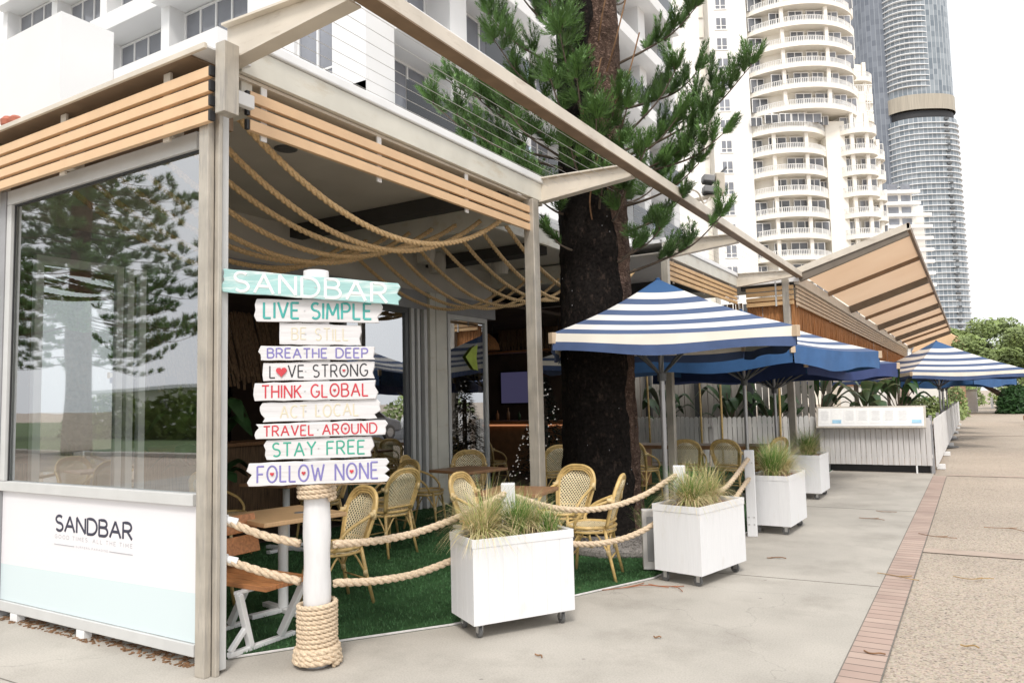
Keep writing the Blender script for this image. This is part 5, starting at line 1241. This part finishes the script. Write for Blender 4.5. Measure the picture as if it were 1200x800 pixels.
def stack(cx, hw, sagd, y0, k0, k1, yback, bay, colr='towercream', skip=()):
    pts = arcp(cx,hw,sagd,y0); ins = arcp(cx,hw-.06,sagd-.12,y0)
    slab = None
    for kf in range(k0, k1):
        z = ZB+kf*FP
        if slab is None:
            mb = MB(); poly = pts+[(cx+hw,yback),(cx-hw,yback)]; mb.prism(poly,(0,0,-.32),(1,0,0),(0,1,0),(0,0,.32))
            n = len(pts); lo = [V((x,y,.002)) for x,y in pts]; hi = [V((x,y,.30)) for x,y in pts]; li = [V((x*1,y+.18,.30)) for x,y in pts]
            mb.add(lo+hi+li, [(i,i+1,n+i+1,n+i) for i in range(n-1)]+[(n+i,n+i+1,2*n+i+1,2*n+i) for i in range(n-1)])
            slab = T('balcony', mb, colr)
            r_ = MB(); r_.tube([(x,y+.08,1.05) for x,y in pts], .05, 4); r_.tube([(x,y+.08,.42) for x,y in pts], .035, 4)
            for p in resample([(x,y+.08,0) for x,y in pts], .24): r_.bx(p.x-.035,p.x+.035,p.y-.02,p.y+.02,.30,1.03)
            T('railing', r_, 'rail', slab)
            c_ = MB()
            for f_ in (-.42,.32): yc = bow(cx+hw*f_,cx,hw,sagd,y0); c_.bx(cx+hw*f_-.25,cx+hw*f_+.25,yc+.5,yc+.9,.003,FP-.33)
            T('column', c_, colr, slab)
            slab.location = (0,0,z)
        else:
            c = slab.copy(); COL.objects.link(c); c.location = (0,0,z)
            for g in slab.children: e = g.copy(); COL.objects.link(e); e.parent = c
        rr = random.Random(kf*17+int(cx*3))
        x = cx-hw*.92
        # windows behind, on the recessed wall
        glz = kf in bay
        while x < cx+hw*.88:
            wd = min(rr.uniform(1.6,2.6), cx+hw*.92-x, hw*.8)
            if wd < .6: break
            yb = min(bow(x,cx,hw,sagd,y0),bow(x+wd,cx,hw,sagd,y0),bow(x+wd/2,cx,hw,sagd,y0)) + (.35 if glz else 1.5)
            if kf not in skip and (glz or rr.random() < .86):
                mb = MB(); mb.bx(x,x+wd,yb,yb+.08,.35 if not glz else 1.05,2.25); wn_ = T('window', mb, 'dglass'); wn_.location = (0,0,z)
                mb = MB()
                for f_ in (0,.5,1): mb.bx(x+(wd-.09)*f_,x+(wd-.09)*f_+.09,yb-.06,yb-.002,.35 if not glz else 1.05,2.25)
                mb.bx(x,x+wd,yb-.05,yb-.002,2.25,2.34); T('frame', mb, 'rail', wn_)
            x += wd+(.5 if not glz else .05)
    # recessed wall following the bow, full height
    rc = [(x,y+1.95) for x,y in arcp(cx,hw*.985,sagd,y0,14)]; mb = MB(); zt = ZB+k1*FP
    mb.prism(rc+[(cx+hw*.985,yback+2),(cx-hw*.985,yback+2)],(0,0,ZB+k0*FP),(1,0,0),(0,1,0),(0,0,(k1-k0)*FP)); T('recessed_wall', mb, colr)
stack(px(951), px(1021)-px(951), 4.6, 1.8, 13, 20, 6, (19,))
stack(px(928), px(979)-px(928), 3.6, 1.4, 2, 13, 6, (3,4,12))
T('pier_wall', MB().bx(px(973),px(996),.2,4,0,40), 'towercream')
stack(px(1012), px(1035)-px(1012), 1.6, .4, 2, 13, 5, ())
stack(px(1038), px(1055)-px(1038), 1.8, 3.4, 2, 12, 9, ())
stack(px(1030), px(1050)-px(1030), 2.0, 4.6, 12, 16, 9, (), skip=(11,12,13,14,15))
# windows of the flat side wall
for kf in range(2,21):
    z = ZB+kf*FP+.6
    mb = MB(); mb.bx(px(846),px(860),-.03,.05,z,z+1.65); wn_ = T('window', mb, 'hglass')
    mb = MB(); 
    for f_ in (0,.48,1): xx = px(846)+(px(860)-px(846)-.12)*f_; mb.bx(xx,xx+.14,-.09,-.031,z,z+1.65)
    mb.bx(px(845),px(861),-.10,-.031,z-.14,z); mb.bx(px(846),px(860),-.08,-.031,z+.45,z+.54); T('frame', mb, 'rail', wn_)
    if kf % 1 == 0: T('window', MB().bx(px(827),px(837),2.3,2.45,z,z+1.5), 'towercream')
MB_ = MB()
for i in range(9): MB_.bx(px(1014)+i*.32,px(1014)+i*.32+.08,2,2.1,41,46)
for z in (42,43.2,44.4,45.9): MB_.bx(px(1013),px(1040),2.0,2.09,z,z+.12)
T('roof_pergola', MB_, 'rail')
# lower pale block to its right
lb2 = thing('apartment_block', 'small pale apartment block between cream tower and glass tower', 'building', (w_*190+u_*101), ANG)
b = MB(); b.bx(-5,2,0,12,0,53); b.bx(2,5.5,1.5,12,0,49); b.build('core', 'towerside', lb2, local=True)
for kf in range(0,17):
    z = 4+kf*3
    MB().bx(-5.4,6.2-(2.6 if kf > 14 else 0),-1.2,0,z-.25,z+.55).build('balcony', 'rail', lb2, local=True, bevel=.02)
    MB().bx(-4.2,-1.6,-.1,.0,z+.6,z+2.4).build('window', 'hglass', lb2, local=True); MB().bx(-.8,1.6,-.1,.0,z+.6,z+2.4).build('window', 'hglass', lb2, local=True)

# ================================================================== GLASS TOWER
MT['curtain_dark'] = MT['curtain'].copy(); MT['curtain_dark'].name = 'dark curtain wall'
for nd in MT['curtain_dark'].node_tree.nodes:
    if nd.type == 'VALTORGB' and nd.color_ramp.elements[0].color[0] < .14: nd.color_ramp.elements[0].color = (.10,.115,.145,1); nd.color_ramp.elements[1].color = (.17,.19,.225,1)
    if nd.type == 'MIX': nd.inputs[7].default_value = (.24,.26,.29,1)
gt = thing('glass_tower', 'very tall rounded grey glass tower with a gold band at the right', 'skyscraper', (w_*425+u_*220), ANG)
def G(name, mb, m, **k): return mb.build(name, m, gt, local=True, **k)
S_ = .48
def gx(p): return (p-1059)*S_
def plan(x0, x1, y0, dep, n=40, pw=2.6):
    cx, hx = (x0+x1)/2, (x1-x0)/2; out = []
    for i in range(n):
        a = 2*math.pi*i/n; c, s = math.cos(a), math.sin(a)
        out.append((cx+hx*math.copysign(abs(c)**(2/pw),c), y0+dep*math.copysign(abs(s)**(2/pw),s)))
    return out
def extr(poly, z0, z1, name, m):
    mb = MB(); mb.uv = []; k = len(poly); per = 0; n = k+1
    for z in (z0, z1):
        per = 0
        for i in range(n):
            p = poly[i % k]; q = poly[(i-1) % k]
            if i: per += math.hypot(p[0]-q[0],p[1]-q[1])
            mb.v.append(V((p[0],p[1],z))); mb.uv.append((per,z))
    mb.f = [[i,i+1,n+i+1,n+i] for i in range(k)] + [list(range(n,2*n-1))]
    return G(name, mb, m)
low = plan(gx(1048),gx(1132),0,18); top = plan(gx(1050),gx(1131),.4,17.4)
extr(low, 0, 152, 'lower_shaft', 'curtain'); extr(top, 165.5, 262, 'upper_shaft', 'curtain')
extr(plan(gx(1048.5),gx(1131.5),.1,17.8), 157, 165.5, 'gold_band', 'gold'); extr(plan(gx(1051),gx(1130),.6,16.8), 152, 156.5, 'plant_floor', 'black')
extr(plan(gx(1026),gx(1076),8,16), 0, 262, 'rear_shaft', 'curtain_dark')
def ring(poly, h):
    mb = MB(); cx = sum(p[0] for p in poly)/len(poly); cy = sum(p[1] for p in poly)/len(poly)
    big = [(cx+(x-cx)*1.025,cy+(y-cy)*1.05) for x,y in poly]; mb.prism(big,(0,0,0),(1,0,0),(0,1,0),(0,0,h)); return mb
s0 = None
for i in range(48):
    z = 3+i*3.1
    if s0 is None: s0 = G('floor_slab', ring(low,.36), 'band'); s0.location = (0,0,z)
    else: c = s0.copy(); COL.objects.link(c); c.location = (0,0,z)
s0 = None
for i in range(30):
    z = 170+i*3.1
    if s0 is None: s0 = G('floor_slab', ring(plan(gx(1050),gx(1108),-.3,16.6),.4), 'band'); s0.location = (0,0,z)
    else: c = s0.copy(); COL.objects.link(c); c.location = (0,0,z)
for xx in (gx(1041),): 
    for i in range(38): 
        mb = MB(); mb.bx(xx-.8,xx+.8,-2.6,-2.0,0,1.7); o = G('vent', mb, 'black') if i == 0 else None
        if o: o0 = o; o.location = (0,0,150+0*3)
        else: c = o0.copy(); COL.objects.link(c); c.location = (0,0,150+i*3.1)
for i in range(40):
    z = 10+i*3.6*1.0
    mb = MB(); mb.bx(gx(1106)-1.2,gx(1106)+1.2,-18.4,-17.0,0,1.2); 
    if i == 0: v0 = G('vent', mb, 'dkgrey'); v0.location = (0,0,z)
    else: c = v0.copy(); COL.objects.link(c); c.location = (0,0,z)

# ================================================================== STREET TREE, HEDGES, FAR THINGS
def leafy_tree(name, label, loc, crown, hgt, seed, trunk_pts, n=9000, ls=.16, group='street trees', mt_='leaf_tree'):
    r = random.Random(seed); t = thing(name, label, 'tree', loc, 0, group)
    mb = MB(); mb.tube(spline(trunk_pts, 6), [ .22*(1-.5*i/(6*(len(trunk_pts)-1))) for i in range(6*(len(trunk_pts)-1)+1)], 9)
    tip = V(trunk_pts[-1])
    for i in range(9):
        d = V((r.uniform(-1,1),r.uniform(-1,1),r.uniform(.1,.8))); e = V((d.x*crown[0]*.7,d.y*crown[1]*.7,hgt+d.z*crown[2]*.4)); mb.tube(spline([tip, tip.lerp(e,.5)+V((0,0,.3)), e],4), [.10,.09,.08,.07,.06,.05,.045,.04,.03], 6)
    mb.build('trunk', 'bark', t, local=True, smooth=True)
    cl = []
    for i in range(60):
        while True:
            d = V((r.uniform(-1,1),r.uniform(-1,1),r.uniform(-.75,1)))
            if .25 < d.length < 1: break
        cl.append((V((d.x*crown[0],d.y*crown[1],hgt+d.z*crown[2])), r.uniform(.22,.42)*crown[0]*.62))
    mb = MB()
    for i in range(n):
        c, rad = r.choice(cl); d = V((r.gauss(0,1),r.gauss(0,1),r.gauss(0,1))).normalized()*rad*(r.random()**.4); d.z *= .7; p = c+d
        a1_ = V((r.gauss(0,1),r.gauss(0,1),r.gauss(0,.6))).normalized(); a2_ = a1_.orthogonal().normalized(); s_ = ls*r.uniform(.6,1.3)
        mb.add([p-a1_*s_*.5, p+a2_*s_*.28, p+a1_*s_*.5, p-a2_*s_*.28], [(0,1,2,3)])
    mb.build('crown', mt_, t, local=True); return t
leafy_tree('street_tree', 'round green street tree on a leaning dark trunk at the far right', (1.35,61,0), (4.3,4.3,2.1), 4.1, 3, [(1.0,0,0),(.4,0,1.0),(-1.0,0,2.1),(-1.7,0,3.2)], 30000, .27)
leafy_tree('street_tree', 'taller pale green tree behind the leaning street tree', (4.6,74,0), (4.6,4.6,2.4), 4.0, 8, [(0,0,0),(.1,0,1.5),(.2,0,3)], 9000, .30)
leafy_tree('street_tree', 'distant bushy tree far down the footpath beyond the umbrellas', (-2.5,105,0), (4.5,4,3), 4.2, 11, [(0,0,0),(0,0,1.5),(.1,0,3)], 4000, .4)
def bush(label, loc, s, n, seed, m='leaf_tree', ls=.14):
    r = random.Random(seed); mb = MB(); loc = V(loc)
    for i in range(n):
        d = V((r.gauss(0,1),r.gauss(0,1),abs(r.gauss(0,1)))).normalized()*(r.random()**.35); p = loc+V((d.x*s[0],d.y*s[1],d.z*s[2]+.03)); a1_ = V((r.gauss(0,1),r.gauss(0,1),r.gauss(0,1))).normalized(); a2_ = a1_.orthogonal().normalized(); q = ls*r.uniform(.6,1.3)
        mb.add([p-a1_*q*.5,p+a2_*q*.28,p+a1_*q*.5,p-a2_*q*.28],[(0,1,2,3)])
    o = mb.build('bush', m, None); return tag(o, label, 'bush', 'bushes along the footpath')
bush('dense dark bush at the foot of the leaning street tree', (2.3,59,0), (1.2,1.2,1.9), 2500, 1, 'leaf', .26)
bush('low green bush by the pale wall behind the street fence', (-2.2,47,0), (1.8,.8,1.3), 1800, 2, 'leaf_tree', .22)
bush('yellow green bush at the end of the umbrella row', (-1.0,52,0), (.7,.7,2.0), 900, 3, 'leaf_tree', .22)
bush('faint bush at the far end of the footpath', (-1.2,88,0), (2.2,1.5,2.4), 1500, 4, 'leaf_tree', .35)
for i, (x, y, sx) in enumerate(((-44,-20,5),(-36,-19,4.5),(-29,-20,5),(-21,-18,4),(-15,-17,4),(20,14,3.5),(20.5,24,4),(20,34,4),(20.5,45,4.5))):
    bush('clipped street bush mirrored only in the glass, '+['first behind the viewer','second behind the viewer','third behind the viewer','fourth behind the viewer','fifth behind the viewer','first across the road','second across the road','third across the road','fourth across the road'][i], (x,y,0), (sx,1.5,2.6), 1200, 60+i, 'leaf_tree', .5)
bush('wide distant bush right of the footpath end', (6.0,96,0), (5,2,3.4), 2500, 5, 'leaf_tree', .45)
pw = thing('garden_wall', 'pale rendered wall with brick pier behind the street fence', 'wall', (-3,50,0))
MB().bx(-7,-1.4,50,50.25,0,2.0).build('panel', 'towerside', pw); MB().bx(-3.75,-3.25,49.7,49.98,0,2.3).build('pier', 'brick', pw, bevel=.02); MB().bx(-7,-1.3,49.9,50.35,2.001,2.12).build('coping', 'thatch_orange', pw)
kb = thing('kiosk', 'small peach painted kiosk roof peeping above the far umbrellas', 'kiosk', (-1.2,58,0))
MB().bx(-3.2,-.5,58,61,0,4.2).build('wall', 'peach', kb); mb = MB(); mb.prism([(-3.5,4.2),(-.2,4.2),(-.6,5.0),(-1.3,5.5),(-2.4,5.5),(-3.1,5.0)],(0,57.9,0),(1,0,0),(0,0,1),(0,3.2,0)); mb.build('roof', 'slat', kb, bevel=.05)
bn = thing('litter_bin', 'white litter bin standing far down the footpath', 'bin', (-.35,62,0))
MB().bx(-.75,.15,61.8,62.5,.05,1.5).build('body', 'white', bn, bevel=.04); MB().bx(-.8,.2,61.75,62.55,1.51,1.62).build('lid', 'picket2', bn, bevel=.03)
nbd = thing('notice_board', 'pale green notice board on timber posts at the right edge', 'notice board', (2.55,42,0))
for x in (2.2,3.6): MB().bx(x,x+.16,42,42.16,0,2.9).build('post', 'slat2', nbd, bevel=.01)
MB().bx(2.1,4.1,41.95,41.995,1.35,2.85).build('panel', 'sign_teal', nbd, bevel=.01)
ts = thing('timber_edge_seat', 'low timber edged seat by the notice board', 'seat', (2.6,40,0))
MB().bx(1.75,5,39.6,40.1,.22,.42).build('seat', 'orangewood', ts, bevel=.02); MB().bx(1.9,4.9,39.7,40.0,0,.215).build('base', 'concrete', ts)
for i, x in enumerate((-.1,1.2,2.5,3.8)):
    o = MB().lathe([(.10,0),(.10,.85),(.08,.92),(.02,.95)], (x,75+i*.3,0), 10).build('bollard', 'picket', None, smooth=False); tag(o, ['pale bollard at the left of the far row across the footpath','second bollard from the left of the far row across the footpath','third bollard from the left of the far row across the footpath','rightmost pale bollard of the far row across the footpath'][i], 'bollard', 'bollards across the far footpath')
pvn = thing('added_pale_building', 'low pale building with blue awning, added behind the viewer to lighten the windbreak reflection', 'building', (-40,-34,0))  # pale building added to lighten the lower part of the windbreak reflection
MB().bx(-70,-18,-38,-34,0,3.2).build('wall', 'towerside', pvn); MB().bx(-71,-17,-38.5,-32.5,3.21,3.5).build('roof', 'band', pvn); MB().bx(-52,-24,-33.9,-32.0,2.4,2.7).build('awning', 'bluecap', pvn)
for i in range(9): MB().bx(-66+i*5.2,-64+i*5.2,-33.98,-33.9,.2,2.3).build('window', 'dglass', pvn)
# low distant buildings closing the street
dist = thing('distant_building', 'pale low building closing the far end of the street', 'building', (-6,150,0))
MB().bx(-22,-3,150,160,0,6).build('wall', 'towerside', dist); MB().bx(-22.5,-2.6,149.6,160.4,6.001,6.5).build('roof', 'band', dist)

# tropical plants behind the fences
def tropical(label, loc, h, n, seed, spread=.9):
    r = random.Random(seed); t = thing('tropical_plant', label, 'plant', loc, 0, 'tropical plants behind the pickets')
    mb = MB(); st = MB()
    for i in range(n):
        a = i*2.4+r.uniform(-.3,.3); L = r.uniform(.55,1.0)*spread; zz = h*r.uniform(.45,1.0); d = V((math.cos(a),math.sin(a),0)); sd_ = V((-d.y,d.x,0))
        ax = spline([(0,0,zz*.45), d*L*.3+UZ*zz*.8, d*L*.75+UZ*zz, d*L*1.1+UZ*(zz*.82)], 4); st.tube(ax[:6], .012, 5); k = len(ax); vs = []; wd = r.uniform(.09,.17)
        for j, p in enumerate(ax):
            t_ = max(0,(j-3)/(k-4)); w__ = wd*math.sin(math.pi*min(1,t_*.93+.04))*1.0
            vs += [p+sd_*w__-UZ*w__*.25, p, p-sd_*w__-UZ*w__*.25]
        mb.add(vs[9:], [q for j in range(k-4) for q in ((j*3,j*3+1,j*3+4,j*3+3),(j*3+1,j*3+2,j*3+5,j*3+4))])
    mb.build('leaves', 'leaf', t, local=True, smooth=True); st.tube([(0,0,0),(0,0,h*.55)], .05, 8); st.build('stem', 'bark', t, local=True); return t
tropical('tropical plant with broad leaves above the left of the menu board', (-3.2,19.5,0), 2.3, 14, 1, 1.0)
tropical('tall broad leaved plant above the middle of the menu board', (-2.3,20.5,0), 2.2, 12, 2, .9)
tropical('broad leaved plant above the right end of the menu board', (-1.75,22.8,0), 2.3, 14, 3, .9)
tropical('dark broad leaved plant between the umbrella poles behind the pickets', (-5.0,18.2,0), 2.0, 14, 4, .9)
tropical('leafy plant behind the pickets near the pine trunk', (-6.6,18.0,0), 1.9, 12, 5, .8)
tropical('leafy plant behind the pickets right of the middle umbrella pole', (-4.1,18.4,0), 1.8, 12, 6, .8)
# dark fern bank inside the front room
for i, (x, y, l) in enumerate(((-8.3,6.2,'dark leafy pot plant inside the room behind the signpost'), (-8.2,4.6,'dark leafy pot plant inside the room seen through the windbreak glass'))):
    tropical(l, (x,y,.03), 1.7, 16, 20+i, .7)

# ================================================================== PARKED CARS (only seen mirrored in the glass)
def car(loc, rz, paint, label):
    t = thing('parked_car', label, 'car', loc, rz, 'cars parked along the street')
    prof = [(-2.15,.35),(-2.2,.75),(-2.05,.95),(-1.45,1.02),(-.75,1.42),(.55,1.45),(1.3,1.0),(2.05,.85),(2.2,.65),(2.15,.35)]
    mb = MB(); mb.prism(prof, (0,-.85,0), (1,0,0), (0,0,1), (0,1.7,0)); mb.build('body', paint, t, local=True, bevel=.09)
    for s_ in (-1,1):
        mb = MB(); mb.prism([(-1.3,1.0),(-.72,1.36),(.5,1.38),(1.1,1.0)], (0,s_*.855,0), (1,0,0), (0,0,1), (0,s_*.006,0)); mb.build('window', 'black', t, local=True)
    mb = MB(); mb.add([(1.28,-.72,1.04),(1.28,.72,1.04),(.60,.66,1.44),(.60,-.66,1.44)],[(0,1,2,3)]); mb.build('windscreen', 'black', t, local=True)
    for x in (-1.35,1.35):
        for s_ in (-1,1):
            mb = MB(); mb.tube([(x,s_*.72,.33),(x,s_*.89,.33)], .33, 20); wl = mb.build('wheel', 'rubber', t, local=True); MB().tube([(x,s_*.885,.33),(x,s_*.90,.33)], .2, 14).build('rim', 'chrome', wl, local=True)
    for s_ in (-1,1): MB().ob((2.12,s_*.6,.74), (.12,.32,.14)).build('headlight', 'chrome', t, local=True, bevel=.03)
    return t
car((8.6,24.5,0), R(90), 'car_grey', 'silver grey parked car mirrored in the sliding door beside the signpost')
car((8.8,31,0), R(90), 'car_white', 'white parked car mirrored in the sliding door by the pale columns')

# ================================================================== FALLEN TWIGS AND LEAVES
MT['ochre'] = mat('dry ochre leaf', (.34,.22,.09), .8, .3, 20)
tw_l = [(-2.62,6.02,.75,'long rust twig lying before the second planter','twig_r'),(-2.30,6.20,.35,'short twig forking off before the second planter','twig_r'),(-1.75,7.75,.18,'dark leaf lying right of the second planter','twig'),
 (-.66,7.4,.36,'yellowed twig across the pavers','ochre'),(-.45,9.6,.4,'brown twig on the aggregate beside the paver strip','twig'),
 (-.10,7.6,.3,'ochre twig on the aggregate right of the pavers','ochre'),(.62,6.5,.2,'dark twig end on the near aggregate','twig'),(-.12,5.6,.10,'curled ochre leaf on the near aggregate','ochre'),
 (.2,10.4,.4,'brown twig farther up the aggregate','twig'),(-1.2,10.6,.3,'dark twig on the slab before the menu fence','twig'),(-1.1,11.3,.25,'forked twig on the slab before the menu fence','twig'),(-.62,5.2,.12,'dark leaf in the paver joint','twig'),(-1.9,4.9,.05,'small leaf on the near slab','twig'),(.75,8.8,.3,'thin twig at the right of the aggregate','twig_r'),(-2.42,4.22,.07,'small dark leaf by the nearest planter caster','twig')]
for i, (x, y, L, l, m_) in enumerate(tw_l):
    r = random.Random(i); a = r.uniform(-.5,.5); mb = MB(); d = V((math.cos(a),math.sin(a),0)); sd_ = V((-d.y,d.x,0))
    p = [V((x,y,.012))+d*L*t+sd_*L*.12*math.sin(t*5+i)+UZ*.004*math.sin(t*7) for t in (-.5,-.25,0,.25,.5)]; mb.tube(spline(p,4), .0036 if L > .2 else .005, 5)
    if L > .25: mb.tube(spline([p[2], p[2]+d*L*.15+sd_*L*.14, p[2]+d*L*.22+sd_*L*.25],3), .004, 5)
    elif L > .12: mb.ob(p[2], (L*.5,.016,.004), a)
    tag(mb.build('fallen_twig', m_, None), l, 'twig', 'twigs and leaves fallen on the paving')
